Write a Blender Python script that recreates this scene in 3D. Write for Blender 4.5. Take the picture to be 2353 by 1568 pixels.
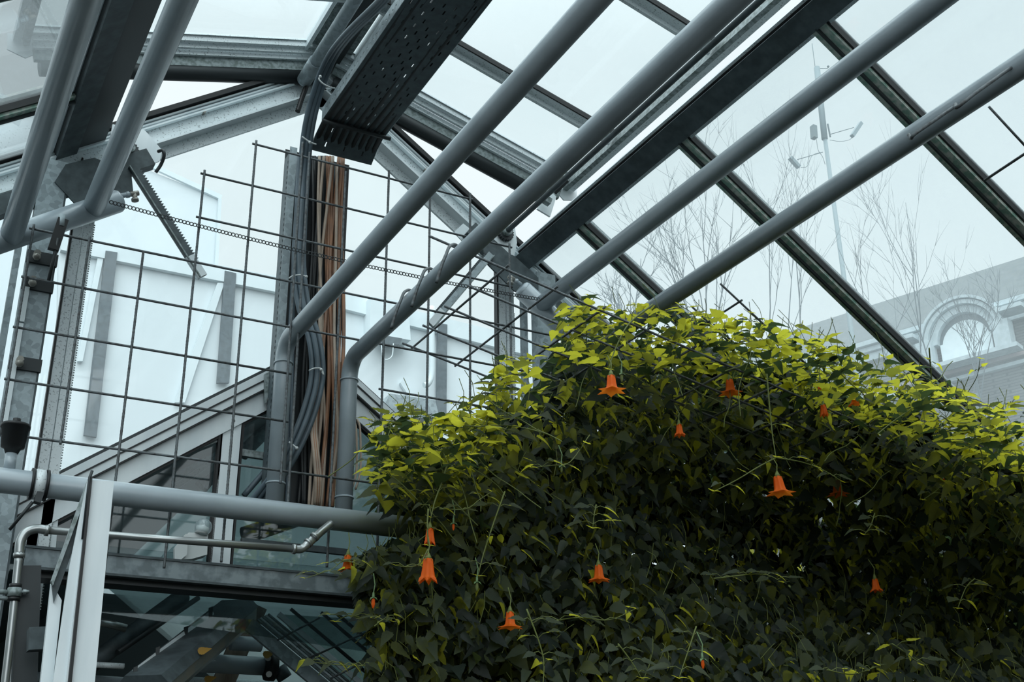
import bpy, math, random
import numpy as np
from mathutils import Vector, Matrix
random.seed(7)
for o in list(bpy.data.objects): bpy.data.objects.remove(o, do_unlink=True)
S = bpy.context.scene
C = S.collection
OZ = 1.6                      # eye height; all coordinates below are relative to the eye
# ------------------------------------------------------------------ camera
FPX, PITCH, YAW, ROLL = 2741.4, .40614, .49877, -.0149
WPX, HPX = 2353, 1568
Fv = Vector((math.sin(YAW)*math.cos(PITCH), math.cos(YAW)*math.cos(PITCH), math.sin(PITCH)))
R0 = Vector((math.cos(YAW), -math.sin(YAW), 0)); U0 = R0.cross(Fv)
Rv = math.cos(ROLL)*R0 + math.sin(ROLL)*U0
Uv = -math.sin(ROLL)*R0 + math.cos(ROLL)*U0
cam_d = bpy.data.cameras.new('camera'); cam = bpy.data.objects.new('camera', cam_d); C.objects.link(cam)
cam_d.sensor_width = 36; cam_d.lens = 36*FPX/WPX; cam_d.clip_end = 400; cam_d.clip_start = .05
m = Matrix((Rv, Uv, -Fv)).transposed().to_4x4(); m.translation = Vector((0, 0, OZ)); cam.matrix_world = m
S.camera = cam
# ------------------------------------------------------------------ sky and exposure
w = bpy.data.worlds.new('overcast sky'); S.world = w; w.use_nodes = True
wn = w.node_tree.nodes; wl = w.node_tree.links; bg = wn['Background']
tc = wn.new('ShaderNodeTexCoord'); nz = wn.new('ShaderNodeTexNoise'); nz.inputs['Scale'].default_value = 1.6; nz.inputs['Detail'].default_value = 3
cr = wn.new('ShaderNodeValToRGB'); cr.color_ramp.elements[0].color = (.66, .745, .775, 1); cr.color_ramp.elements[1].color = (.73, .81, .835, 1)
cr.color_ramp.elements[0].position = .3; cr.color_ramp.elements[1].position = .7
wl.new(tc.outputs['Generated'], nz.inputs['Vector']); wl.new(nz.outputs['Fac'], cr.inputs['Fac']); wl.new(cr.outputs['Color'], bg.inputs['Color'])
# overcast sky: clearly brighter towards the zenith
sx = wn.new('ShaderNodeSeparateXYZ'); zr = wn.new('ShaderNodeMapRange'); zr.interpolation_type = 'SMOOTHSTEP'
zr.inputs['From Min'].default_value = .58; zr.inputs['From Max'].default_value = 1.0; zr.inputs['To Min'].default_value = 1.0; zr.inputs['To Max'].default_value = 4.2
wl.new(tc.outputs['Generated'], sx.inputs[0]); wl.new(sx.outputs['Z'], zr.inputs['Value']); gb = wn.new('ShaderNodeMapRange'); gb.inputs['From Min'].default_value = -.02; gb.inputs['From Max'].default_value = .02; gb.inputs['To Min'].default_value = .05; gb.inputs['To Max'].default_value = 1.0
wl.new(sx.outputs['Z'], gb.inputs['Value']); mu = wn.new('ShaderNodeMath'); mu.operation = 'MULTIPLY'; wl.new(gb.outputs[0], mu.inputs[0]); wl.new(zr.outputs[0], mu.inputs[1])
wl.new(mu.outputs[0], bg.inputs['Strength'])
# the thin part of the cloud, behind and left of the viewer: a very broad soft sun
sd_ = bpy.data.lights.new('veiled_sun', 'SUN'); sd_.energy = 1.9; sd_.angle = math.radians(75); sd_.color = (.92, .98, 1.0)
so_ = bpy.data.objects.new('veiled_sun', sd_); C.objects.link(so_); so_.rotation_euler = Vector((-.5, -.80, .50)).to_track_quat('Z', 'Y').to_euler(); so_.location = (-5, -8, 9)
vs = S.view_settings; vs.view_transform = 'Standard'; vs.look = 'None'; vs.exposure = 0.3; vs.gamma = 1; vs.use_curve_mapping = False
try:
    S.cycles.max_bounces = 10; S.cycles.transparent_max_bounces = 24; S.cycles.transmission_bounces = 6
except Exception: pass
# ------------------------------------------------------------------ geometry of the place
def ray(x, y): return (x-WPX/2)*Rv - (y-HPX/2)*Uv + FPX*Fv
def G(x, y, Y=4.2):                       # point of the upright plane at distance Y along the house
    d = ray(x, y); return d*(Y/d.y)
def PL(x, y, p, n):
    d = ray(x, y); return d*(Vector(p).dot(n)/d.dot(n))
RX, RZ, TP = 1.353, 3.157, .694           # ridge and tangent of the roof pitch
def roofz(x): return RZ - TP*abs(x-RX)
PA = math.atan(TP)
VT = math.tan(math.radians(16)); VZ = 3.2
def ventz(x): return VZ - VT*abs(x-RX)
# ------------------------------------------------------------------ materials
def mat(name, col, rough=.5, metal=0., noise=None, bump=0., spec=.5):
    M = bpy.data.materials.new(name); M.use_nodes = True
    N = M.node_tree.nodes; L = M.node_tree.links; P = N['Principled BSDF']
    P.inputs['Base Color'].default_value = (*col, 1); P.inputs['Roughness'].default_value = rough
    P.inputs['Metallic'].default_value = metal; P.inputs['Specular IOR Level'].default_value = spec
    if noise:
        kind, scale, col2, lo, hi = noise
        t = N.new('ShaderNodeTexCoord')
        if kind == 'voronoi':
            a = N.new('ShaderNodeTexVoronoi'); a.inputs['Scale'].default_value = scale; out = a.outputs['Color']
            b = N.new('ShaderNodeRGBToBW'); L.new(out, b.inputs[0]); fac = b.outputs[0]
        else:
            a = N.new('ShaderNodeTexNoise'); a.inputs['Scale'].default_value = scale; a.inputs['Detail'].default_value = 6; fac = a.outputs['Fac']
        L.new(t.outputs['Object'], a.inputs['Vector'])
        if kind == 'streak':
            mp = N.new('ShaderNodeMapping'); mp.inputs['Scale'].default_value = (1, 1, .15)
            L.new(t.outputs['Object'], mp.inputs['Vector']); L.new(mp.outputs['Vector'], a.inputs['Vector'])
        r = N.new('ShaderNodeValToRGB'); r.color_ramp.elements[0].position = lo; r.color_ramp.elements[1].position = hi
        r.color_ramp.elements[0].color = (*col2, 1); r.color_ramp.elements[1].color = (*col, 1)
        L.new(fac, r.inputs['Fac']); L.new(r.outputs['Color'], P.inputs['Base Color'])
        if bump:
            bn = N.new('ShaderNodeBump'); bn.inputs['Strength'].default_value = bump; bn.inputs['Distance'].default_value = .002
            L.new(fac, bn.inputs['Height']); L.new(bn.outputs['Normal'], P.inputs['Normal'])
    return M
M_pipe = mat('grey pipe paint', (.35, .41, .45), .32, 0, ('noise', 9, (.30, .355, .39), .3, .6), .08, .9)
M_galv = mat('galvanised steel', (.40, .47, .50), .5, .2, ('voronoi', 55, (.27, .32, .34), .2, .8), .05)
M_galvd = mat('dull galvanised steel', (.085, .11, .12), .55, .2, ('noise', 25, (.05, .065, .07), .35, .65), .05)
M_alu = mat('aluminium', (.74, .80, .82), .42, .1, ('noise', 160, (.30, .34, .35), .33, .42), 0)
M_aluc = mat('clean aluminium', (.78, .84, .86), .45, .05, ('streak', 14, (.68, .75, .78), .35, .6), 0)
M_alud = mat('weathered aluminium', (.32, .37, .38), .5, .2, ('noise', 60, (.15, .19, .18), .38, .6), 0)
M_bar = mat('algae stained glazing bar', (.52, .56, .50), .55, 0, ('noise', 45, (.22, .36, .29), .40, .58), 0)
M_dark = mat('dark steel', (.035, .042, .045), .5, .2)
M_black = mat('black rubber', (.008, .009, .010), .5)
M_rebar = mat('ribbed bar', (.13, .15, .16), .55, .3, ('noise', 80, (.06, .06, .06), .3, .6))
M_tray = mat('tray steel', (.10, .135, .15), .5, .2, ('noise', 30, (.07, .09, .10), .3, .6))
M_cgrey = mat('grey cable', (.11, .15, .18), .4, 0, ('noise', 12, (.08, .11, .13), .3, .6))
M_cor = mat('terracotta cable', (.40, .20, .11), .5, 0, ('noise', 10, (.22, .13, .09), .35, .6))
M_cbe = mat('beige cable', (.50, .40, .32), .5, 0, ('noise', 10, (.35, .28, .22), .35, .6))
M_cblk = mat('black cable', (.02, .024, .026), .45)
M_tie = mat('white plastic', (.65, .68, .68), .4)
M_chrome = mat('brushed steel', (.36, .38, .38), .28, .75)
M_brass = mat('valve metal', (.30, .29, .26), .4, .5)
M_rust = mat('rust', (.25, .07, .03), .8)
M_wood = mat('weathered board', (.30, .25, .20), .7, 0, ('streak', 30, (.14, .09, .06), .3, .6))
M_white = mat('white render', (.74, .80, .83), .8, 0, ('noise', 1.2, (.69, .76, .79), .3, .7))
M_pale = mat('pale panel', (.74, .82, .85), .7, 0, ('noise', 5, (.68, .76, .79), .3, .7))
M_ppost = mat('dark window strip', (.09, .12, .14), .5, 0, ('noise', 30, (.06, .08, .09), .3, .6))
M_soil = mat('dark soil', (.012, .014, .010), 1, 0, ('noise', 12, (.006, .008, .006), .3, .7))
M_ground = mat('wet pale gravel', (.13, .14, .145), 1, 0, ('noise', 1.5, (.10, .11, .115), .3, .7))
M_bark = mat('bark', (.09, .11, .12), .9)
M_mast = mat('mast paint', (.22, .28, .30), .5)
M_mastd = mat('mast fittings', (.12, .16, .17), .5)
M_slate = mat('slate roof', (.13, .145, .15), .8, 0, ('noise', 2.5, (.10, .115, .12), .3, .7))
M_brick = mat('brick facade', (.27, .30, .31), .9, 0, ('noise', 3, (.22, .24, .25), .3, .7))
M_stone = mat('pale stone trim', (.50, .57, .60), .8, 0, ('noise', 4, (.38, .44, .46), .3, .7))
M_lamp = mat('lamp housing', (.38, .46, .46), .35)
M_green = mat('flower calyx', (.10, .17, .07), .5)

def brickify(M):
    N = M.node_tree.nodes; L = M.node_tree.links; P = N['Principled BSDF']
    t = N.new('ShaderNodeTexCoord'); b = N.new('ShaderNodeTexBrick'); b.inputs['Scale'].default_value = 1.0
    b.inputs['Brick Width'].default_value = .42; b.inputs['Row Height'].default_value = .13; b.inputs['Mortar Size'].default_value = .018
    b.inputs['Color1'].default_value = (.15, .155, .155, 1); b.inputs['Color2'].default_value = (.12, .12, .12, 1); b.inputs['Mortar'].default_value = (.05, .06, .06, 1)
    mp = N.new('ShaderNodeMapping'); mp.inputs['Rotation'].default_value = (math.pi/2, 0, 0)
    L.new(t.outputs['Object'], mp.inputs['Vector']); L.new(mp.outputs['Vector'], b.inputs['Vector']); L.new(b.outputs['Color'], P.inputs['Base Color'])
brickify(M_brick)

def glass(name, dirt, dirtcol=(.80, .90, .94), tint=(.97, 1, 1), gl=.06, scale=3.):
    M = bpy.data.materials.new(name); M.use_nodes = True
    N = M.node_tree.nodes; L = M.node_tree.links; N.clear()
    out = N.new('ShaderNodeOutputMaterial'); T = N.new('ShaderNodeBsdfTransparent'); T.inputs[0].default_value = (*tint, 1)
    Gs = N.new('ShaderNodeBsdfGlossy'); Gs.inputs['Roughness'].default_value = .03
    fr = N.new('ShaderNodeLayerWeight'); fr.inputs['Blend'].default_value = .12
    m1 = N.new('ShaderNodeMixShader'); ml = N.new('ShaderNodeMath'); ml.operation = 'MULTIPLY_ADD'; ml.inputs[1].default_value = .6; ml.inputs[2].default_value = gl*.4
    L.new(fr.outputs['Fresnel'], ml.inputs[0]); L.new(ml.outputs[0], m1.inputs[0]); L.new(T.outputs[0], m1.inputs[1]); L.new(Gs.outputs[0], m1.inputs[2])
    D = N.new('ShaderNodeBsdfTranslucent'); D.inputs[0].default_value = (*dirtcol, 1)
    Df = N.new('ShaderNodeBsdfDiffuse'); Df.inputs[0].default_value = (*dirtcol, 1)
    m0 = N.new('ShaderNodeMixShader'); m0.inputs[0].default_value = .25; L.new(D.outputs[0], m0.inputs[1]); L.new(Df.outputs[0], m0.inputs[2])
    t = N.new('ShaderNodeTexCoord'); a = N.new('ShaderNodeTexNoise'); a.inputs['Scale'].default_value = scale; a.inputs['Detail'].default_value = 5
    L.new(t.outputs['Object'], a.inputs['Vector'])
    r = N.new('ShaderNodeMapRange'); r.inputs['From Min'].default_value = .3; r.inputs['From Max'].default_value = .7
    r.inputs['To Min'].default_value = dirt*.75; r.inputs['To Max'].default_value = dirt*1.25; L.new(a.outputs['Fac'], r.inputs['Value'])
    m2 = N.new('ShaderNodeMixShader'); L.new(r.outputs[0], m2.inputs[0]); L.new(m1.outputs[0], m2.inputs[1]); L.new(m0.outputs[0], m2.inputs[2])
    L.new(m2.outputs[0], out.inputs[0]); return M
M_glass = glass('roof glass', .17, (.62,.67,.69))
M_gglass = glass('gable glass', .07, (.95,.97,.98))
M_vglass = glass('vent glass', .12, (.45,.50,.52))
M_dglass = glass('lower house glass', .08, (.30, .36, .38), (.78, .84, .85), .25)

def leafmat(name, refl, trans, fac):
    M = bpy.data.materials.new(name); M.use_nodes = True
    N = M.node_tree.nodes; L = M.node_tree.links; P = N['Principled BSDF']; out = N['Material Output']
    at = N.new('ShaderNodeAttribute'); at.attribute_name = 'tint'
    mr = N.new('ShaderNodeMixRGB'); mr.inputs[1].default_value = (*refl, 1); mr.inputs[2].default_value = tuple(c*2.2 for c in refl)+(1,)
    L.new(at.outputs['Fac'], mr.inputs[0]); L.new(mr.outputs[0], P.inputs['Base Color']); P.inputs['Roughness'].default_value = .5; P.inputs['Specular IOR Level'].default_value = .3
    T = N.new('ShaderNodeBsdfTranslucent'); T.inputs[0].default_value = (*trans, 1)
    mx = N.new('ShaderNodeMixShader'); mx.inputs[0].default_value = fac
    L.new(P.outputs[0], mx.inputs[1]); L.new(T.outputs[0], mx.inputs[2]); L.new(mx.outputs[0], out.inputs[0]); return M
def leafvar(M, t0, t1):
    N = M.node_tree.nodes; L = M.node_tree.links; T = next(n for n in N if n.type == 'BSDF_TRANSLUCENT'); at = next(n for n in N if n.type == 'ATTRIBUTE')
    r = N.new('ShaderNodeValToRGB'); r.color_ramp.elements[0].color = (*t0, 1); r.color_ramp.elements[1].color = (*t1, 1); r.color_ramp.elements[0].position = .3; r.color_ramp.elements[1].position = .75
    L.new(at.outputs['Fac'], r.inputs['Fac']); L.new(r.outputs['Color'], T.inputs[0])
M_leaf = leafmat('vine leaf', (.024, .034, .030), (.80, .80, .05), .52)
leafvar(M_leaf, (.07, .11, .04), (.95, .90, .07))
M_stem = leafmat('vine stem', (.16, .19, .06), (.3, .34, .05), .15)
M_flower = leafmat('orange petal', (.95, .17, .015), (1, .26, .02), .45)

# ------------------------------------------------------------------ mesh building
class MB:
    def __init__(s): s.v = []; s.f = []; s.sm = []
    def add(s, vs, fs, smooth=False):
        b = len(s.v); s.v += [Vector(a) for a in vs]; s.f += [[b+i for i in f] for f in fs]; s.sm += [smooth]*len(fs); return s
    def box8(s, p): return s.add(p, [(0,3,2,1),(4,5,6,7),(0,1,5,4),(1,2,6,5),(2,3,7,6),(3,0,4,7)])
    def beam(s, a, b, w, h, up=(0,0,1), off=(0,0)):
        """box from a to b, w sideways, h along up"""
        a = Vector(a); b = Vector(b); d = (b-a).normalized(); up = Vector(up); sd = d.cross(up).normalized(); u = sd.cross(d).normalized()
        o = sd*off[0]+u*off[1]; P = []
        for e in (a, b):
            for q, r in ((-1,-1),(1,-1),(1,1),(-1,1)): P.append(e+o+sd*(q*w/2)+u*(r*h/2))
        return s.box8(P)
    def prof(s, a, b, pts, up=(0,0,1), smooth=False):
        """closed 2D profile (side, up) swept from a to b"""
        a = Vector(a); b = Vector(b); d = (b-a).normalized(); sd = d.cross(Vector(up)).normalized(); u = sd.cross(d).normalized()
        n = len(pts); V = [e+sd*x+u*y for e in (a, b) for x, y in pts]
        F = [(i, (i+1) % n, n+(i+1) % n, n+i) for i in range(n)]+[tuple(range(n-1,-1,-1)), tuple(range(n, 2*n))]
        return s.add(V, F, smooth)
    def tube(s, pts, r, seg=10, caps=True, closed=False):
        pts = [Vector(p) for p in pts]; n = len(pts); rs = r if isinstance(r, (list, tuple)) else [r]*n
        V = []; prev = None
        for i, p in enumerate(pts):
            if closed: t = (pts[(i+1) % n]-pts[i-1]).normalized()
            else: t = (pts[min(i+1, n-1)]-pts[max(i-1, 0)]).normalized()
            if prev is None:
                a = Vector((0,0,1)) if abs(t.z) < .9 else Vector((1,0,0)); x = t.cross(a).normalized()
            else: x = (prev - t*prev.dot(t)).normalized()
            prev = x; y = t.cross(x)
            V += [p+(x*math.cos(2*math.pi*k/seg)+y*math.sin(2*math.pi*k/seg))*rs[i] for k in range(seg)]
        F = []
        for i in range(n if closed else n-1):
            j = (i+1) % n
            F += [(i*seg+k, i*seg+(k+1) % seg, j*seg+(k+1) % seg, j*seg+k) for k in range(seg)]
        s.add(V, F, True)
        if caps and not closed:
            b = len(s.v)-len(V)
            s.f += [[b+k for k in range(seg-1,-1,-1)], [b+(n-1)*seg+k for k in range(seg)]]; s.sm += [False, False]
        return s
    def poly(s, pts, n, th):
        """flat polygon with thickness th along n"""
        pts = [Vector(p) for p in pts]; n = Vector(n).normalized()*th; k = len(pts)
        return s.add(pts+[p+n for p in pts], [tuple(range(k-1,-1,-1)), tuple(range(k, 2*k))]+[(i, (i+1) % k, k+(i+1) % k, k+i) for i in range(k)])
    def ball(s, c, r, seg=10, rings=6, sc=(1,1,1)):
        c = Vector(c); V = []; F = []
        for i in range(rings+1):
            a = math.pi*i/rings
            for k in range(seg):
                b = 2*math.pi*k/seg; V.append(c+Vector((r*sc[0]*math.sin(a)*math.cos(b), r*sc[1]*math.sin(a)*math.sin(b), r*sc[2]*math.cos(a))))
        for i in range(rings): F += [(i*seg+k, (i+1)*seg+k, (i+1)*seg+(k+1) % seg, i*seg+(k+1) % seg) for k in range(seg)]
        return s.add(V, F, True)
    def build(s, name, M, parent=None):
        me = bpy.data.meshes.new(name)
        if parent is not None: o0 = root_of(parent)
        else:
            xs = [v.x for v in s.v]; ys = [v.y for v in s.v]; zs = [v.z for v in s.v]
            o0 = Vector(((min(xs)+max(xs))/2, (min(ys)+max(ys))/2, min(zs)))
        me.from_pydata([tuple(v-o0) for v in s.v], [], s.f)
        me.polygons.foreach_set('use_smooth', s.sm); me.materials.append(M); me.update()
        o = bpy.data.objects.new(name, me); C.objects.link(o)
        if parent is not None: o.parent = parent
        else: o.location = o0+Vector((0,0,OZ)); ORG[o.name] = o0
        return o
ORG = {}
def root_of(o):
    while o.parent: o = o.parent
    return ORG[o.name]
def tag(o, label, cat, group=None, kind=None):
    if label: o['label'] = label
    if cat: o['category'] = cat
    if group: o['group'] = group
    if kind: o['kind'] = kind
    return o
def thing(name, loc, label, cat, group=None):
    o = bpy.data.objects.new(name, None); C.objects.link(o); o.empty_display_size = .1
    ORG[o.name] = Vector(loc); o.location = Vector(loc)+Vector((0,0,OZ)); return tag(o, label, cat, group)
def copy_thing(src, loc, label):
    r = src.copy(); C.objects.link(r); ORG[r.name] = Vector(loc); r.location = Vector(loc)+Vector((0,0,OZ)); r['label'] = label
    for ch in list(src.children):
        c = ch.copy(); C.objects.link(c); c.parent = r
        for g in ch.children: d = g.copy(); C.objects.link(d); d.parent = c
    return r
def struct(o): o['kind'] = 'structure'; return o
def sroot(name, loc):
    o = bpy.data.objects.new(name, None); C.objects.link(o); ORG[o.name] = Vector(loc); o.location = Vector(loc)+Vector((0,0,OZ)); return struct(o)
def smooth_path(P, n=8):
    """Catmull-Rom through the points"""
    P = [Vector(p) for p in P]; Q = [P[0]*2-P[1]]+P+[P[-1]*2-P[-2]]; out = []
    for i in range(1, len(Q)-2):
        a, b, c, d = Q[i-1:i+3]
        for k in range(n):
            t = k/n; out.append(.5*((2*b)+(c-a)*t+(2*a-5*b+4*c-d)*t*t+(3*b-a-3*c+d)*t**3))
    out.append(P[-1]); return out
def at_roof(x, Y, s=0): return Vector((x, Y, roofz(x)+s))

# ------------------------------------------------------------------ large structure
struct(MB().poly([(-6,-5,-1.62),(9,-5,-1.62),(9,8.5,-1.62),(-6,8.5,-1.62)], (0,0,1), .02).build('floor', M_soil))
gr = MB().poly([(-120,-120,-1.75),(130,-120,-1.75),(130,130,-1.75),(-120,130,-1.75)], (0,0,1), .05).build('ground', M_ground); struct(gr)
# tall dark slabs added out of view to block low sky light
M_blocker = mat('evergreen hedge', (.02, .03, .022), 1, 0, ('noise', 6, (.01, .015, .01), .3, .7), 0, .1)
struct(MB().beam((-8,-9,-1.7), (-8,6,-1.7), 1.2, 11.).build('wall_left', M_blocker))
struct(MB().beam((10.5,-9,-1.7), (10.5,6.2,-1.7), 1.2, 17.).build('wall_right', M_blocker))
struct(MB().beam((-8,-9,-1.7), (10.5,-9,-1.7), 1.2, 7.).build('wall_front', M_blocker))
# gable end of the house, glazed; left, middle and right lights
wl_ = sroot('window_1', (-.3, 4.21, .6))
MB().poly([(-1.3,4.21,.0),(.47,4.21,1.05),(.47,4.21,roofz(.47)),(-1.3,4.21,roofz(-1.3))], (0,1,0), .006).build('pane', M_gglass, wl_)
wl_ = sroot('window_2', (1.35, 4.21, 1.3))
MB().poly([(.47,4.21,1.19),(1.353,4.21,1.81),(2.24,4.21,1.19),(2.24,4.21,roofz(2.24)),(1.353,4.21,RZ),(.47,4.21,roofz(.47))], (0,1,0), .006).build('pane', M_gglass, wl_)
wl_ = sroot('window_3', (3., 4.21, .6))
MB().poly([(2.24,4.21,.3),(5,4.21,.3),(5,4.21,roofz(5)),(2.24,4.21,roofz(2.24))], (0,1,0), .006).build('pane', M_gglass, wl_)
# roof glass below the vents
cl = sroot('ceiling', (RX, 2.3, 1))
for s in (1, -1):
    a, b = RX+s*1.0, RX+s*3.9
    for y0, y1 in ((3.77,4.22),(3.03,3.75),(2.29,3.01),(1.5,2.26),(.7,1.48)):
        MB().poly([(a,y0,roofz(a)+.015),(b,y0,roofz(b)+.015),(b,y1,roofz(b)+.015),(a,y1,roofz(a)+.015)], (s*math.sin(PA),0,math.cos(PA)), .006).build('pane', M_glass, cl)

def slope_pt(s, dist, Y, off=0.):     # point on the roof slope at distance dist from the ridge, off above it
    return Vector((RX+s*(dist*math.cos(PA)+off*math.sin(PA)), Y, RZ-dist*math.sin(PA)+off*math.cos(PA)))
def rafter(s, side, label):
    r = thing('rafter', slope_pt(s, 0, 4.19, -.1), label, 'rafter')
    nrm = (s*math.sin(PA), 0, math.cos(PA)); a = slope_pt(s, .04, 4.18, -.075); b = slope_pt(s, 4.4, 4.18, -.075)
    MB().beam(a, b, .012, .17, nrm).build('web', M_alu, r)
    q = Vector((0,-.03,0)); MB().beam(a+q+Vector(nrm)*-.035, b+q+Vector(nrm)*-.035, .055, .008, nrm).build('flange', M_aluc, r)
    m_ = MB()
    for k, z in enumerate((.062, .075, .046)): m_.beam(a+Vector((0,-.012-.004*k,0))+Vector(nrm)*z, b+Vector((0,-.012-.004*k,0))+Vector(nrm)*z, .02, .007, nrm)
    m_.build('glazing_rail', M_aluc, r)
    MB().beam(a+Vector((0,-.02,0))+Vector(nrm)*.095, b+Vector((0,-.02,0))+Vector(nrm)*.098, .04, .020, nrm).build('gasket', M_black, r)
    for d in (.62, 1.9):
        MB().tube([slope_pt(s, d, 4.172, -.03), slope_pt(s, d, 4.150, -.03)], .008, 6).build('bolt', M_brass, r)
rafter(-1, 'left', 'pale speckled aluminium rafter climbing from the left to the ridge above the wire mesh')
rafter(1, 'right', 'pale speckled aluminium rafter falling right from the cable tray to the toothed gear')

# long purlin beams that carry the lower edge of the vents
def purlin(s, label):
    n = Vector((s*math.sin(PA), 0, math.cos(PA))); r = thing('purlin', slope_pt(s, 1.17, 2.3, -.1), label, 'beam', 'long steel purlins')
    a = slope_pt(s, 1.215, 4.19, -.03); b = slope_pt(s, 1.215, .2, -.03); sd = Vector((s*math.cos(PA), 0, -math.sin(PA)))
    MB().beam(a, b, .084, .010, n).build('flange', M_galvd, r)
    MB().beam(a+n*.035-sd*.036, b+n*.035-sd*.036, .008, .06, n).build('web', M_dark, r)
    MB().beam(a+n*.035+sd*.036, b+n*.035+sd*.036, .008, .06, n).build('web', M_dark, r)
    MB().beam(a+n*.030-sd*.050, b+n*.030-sd*.050, .018, .022, n).build('glazing_rail', M_alu, r)
    MB().beam(a+n*.018-sd*.044, b+n*.018-sd*.044, .010, .008, n).build('gasket', M_black, r)
    MB().beam(a+n*.028+sd*.050, b+n*.028+sd*.050, .016, .012, n).build('glazing_rail', M_alu, r)
    if s < 0: MB().beam(slope_pt(s, 1.115, 4.15, .0), slope_pt(s, 1.115, .2, .0), .12, .05, n).build('inner_channel', M_dark, r)
    return r
purlin(1, 'dark grey steel beam running up to the top right between the pipes')
purlin(-1, 'dark steel beam running up between the two left hand pipes')

def glazing_bar(s, Y, label):
    n = Vector((s*math.sin(PA), 0, math.cos(PA))); a = slope_pt(s, 1.25, Y, 0); b = slope_pt(s, 4.5, Y, 0)
    r = thing('glazing_bar', b, label, 'glazing bar', 'glazing bars of the lower roof')
    k = 1
    MB().beam(a-n*.012, b-n*.012, .056, .022, n).build('bar', M_bar, r)
    MB().beam(a-n*.028, b-n*.028, .007, .014, n).build('web', M_dark, r)
    MB().beam(a+n*.004+Vector((0,-.031,0)), b+n*.004+Vector((0,-.031,0)), .010, .03, n).build('gasket', M_black, r)
    MB().beam(a+n*.034, b+n*.034, .05, .012, n).build('cap', M_alud, r)
glazing_bar(1, 3.76, 'green stained glazing bar nearest the gable on the right roof, ending behind the vine')
glazing_bar(1, 3.02, 'glazing bar crossing behind the two right pipes and ending in leaves at the lower right')
glazing_bar(1, 2.27, 'glazing bar leaving the frame at the right edge, upper right corner of the roof')
glazing_bar(-1, 3.76, 'glazing bar at the far left edge above the left rafter')
glazing_bar(-1, 3.02, 'glazing bar in the top left corner of the roof')

# ridge
r = thing('ridge_beam', (RX, 2.4, RZ), 'dark ridge beam hidden above the perforated cable tray', 'beam')
MB().beam((RX,4.22,RZ+.04), (RX,.2,RZ+.04), .10, .08).build('beam', M_dark, r)
for s in (-1, 1):
    MB().beam((RX+s*.075,4.2,RZ+.05), (RX+s*.075,.2,RZ+.05), .03, .03).build('hinge_rail', M_alud, r)
    MB().beam((RX+s*.11,4.2,RZ+.03), (RX+s*.11,.2,RZ+.03), .014, .05).build('hinge_rail', M_aluc, r)
a = G(712, 165, 4.05); zc = a.z
r = thing('ridge_tube', a, 'grey steel tube under the ridge left of the cable tray', 'pipe')
MB().tube([(a.x, 4.05, a.z), (a.x, .2, a.z)], .027, 20).build('tube', M_galv, r)
MB().tube([(a.x, 4.12, a.z), (a.x, 3.97, a.z)], .032, 20).build('connector', M_galv, r)
pts = smooth_path([G(706,178,4.12), G(703,200,4.12), G(694,225,4.12), G(684,256,4.12)], 14)
tag(MB().tube(pts, [.0085 if i % 2 else .0115 for i in range(len(pts))], 10).build('corrugated_conduit', M_black), 'short black ribbed conduit hanging where the left rafter meets the ridge', 'conduit')

# vents, both standing open
def vent(s, label):
    av = math.radians(16); n = Vector((s*math.sin(av), 0, math.cos(av)))
    def P(d, Y, off=0): return Vector((RX+s*(.05+d*math.cos(av)+off*math.sin(av)), Y, VZ-d*math.sin(av)+off*math.cos(av)))
    r = thing('roof_vent', P(0, 4.1), label, 'roof vent', 'open roof vents'); Lv = 1.17
    m_ = MB()
    for k, (yo, zz) in enumerate(((0,0),(.020,-.020),(.04,-.040))): m_.beam(P(.0,4.07+yo,zz), P(Lv,4.07+yo,zz), .014, .024, n)
    m_.beam(P(.0,4.09,.016), P(Lv,4.09,.016), .07, .008, n)
    m_.build('end_rail', M_alu, r)
    MB().beam(P(0,4.128,-.07), P(Lv,4.128,-.07), .02, .05, n).build('skirt_strip', M_alud, r)
    MB().tube([P(.02,4.15,-.11), P(Lv-.02,4.15,-.11)], .034, 16).build('seal_tube', M_dark, r)
    for Y in (3.69, 2.97, 2.24, 1.5):
        MB().beam(P(.0,Y,0), P(Lv,Y,0), .05, .02, n).build('glazing_bar', M_alu, r)
        MB().beam(P(.0,Y-.029,.004), P(Lv,Y-.029,.004), .006, .024, n).build('gasket', M_black, r)
        MB().beam(P(.0,Y+.018,-.020), P(Lv,Y+.018,-.020), .014, .022, n).build('web', M_alu, r)
    MB().beam(P(Lv+.02,4.12,-.01), P(Lv+.02,.2,-.01), .022, .05, n).build('lower_rail', M_alud, r)
    MB().beam(P(Lv+.05,4.12,-.006), P(Lv+.05,.2,-.006), .03, .02, n).build('lower_rail', M_alu, r)
    MB().poly([P(Lv-.02,4.125,.02), P(Lv+.08,4.125,.02), P(Lv+.09,4.125,-.05), P(Lv+.03,4.125,-.085), P(Lv-.02,4.125,-.06)], (0,1,0), .006).build('end_plate', M_aluc, r)
    MB().poly([P(0,.2,.012), P(Lv,.2,.012), P(Lv,4.1,.012), P(0,4.1,.012)], n, .005).build('pane', M_vglass, r)
    MB().beam(P(.0,4.13,0), P(.0,.2,0), .03, .03, n).build('hinge_rail', M_alud, r)
vent(1, 'open roof vent right of the ridge, its lower rail lifted above the pipes')
vent(-1, 'open roof vent left of the ridge, its lower rail seen at the top left corner')

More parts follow.
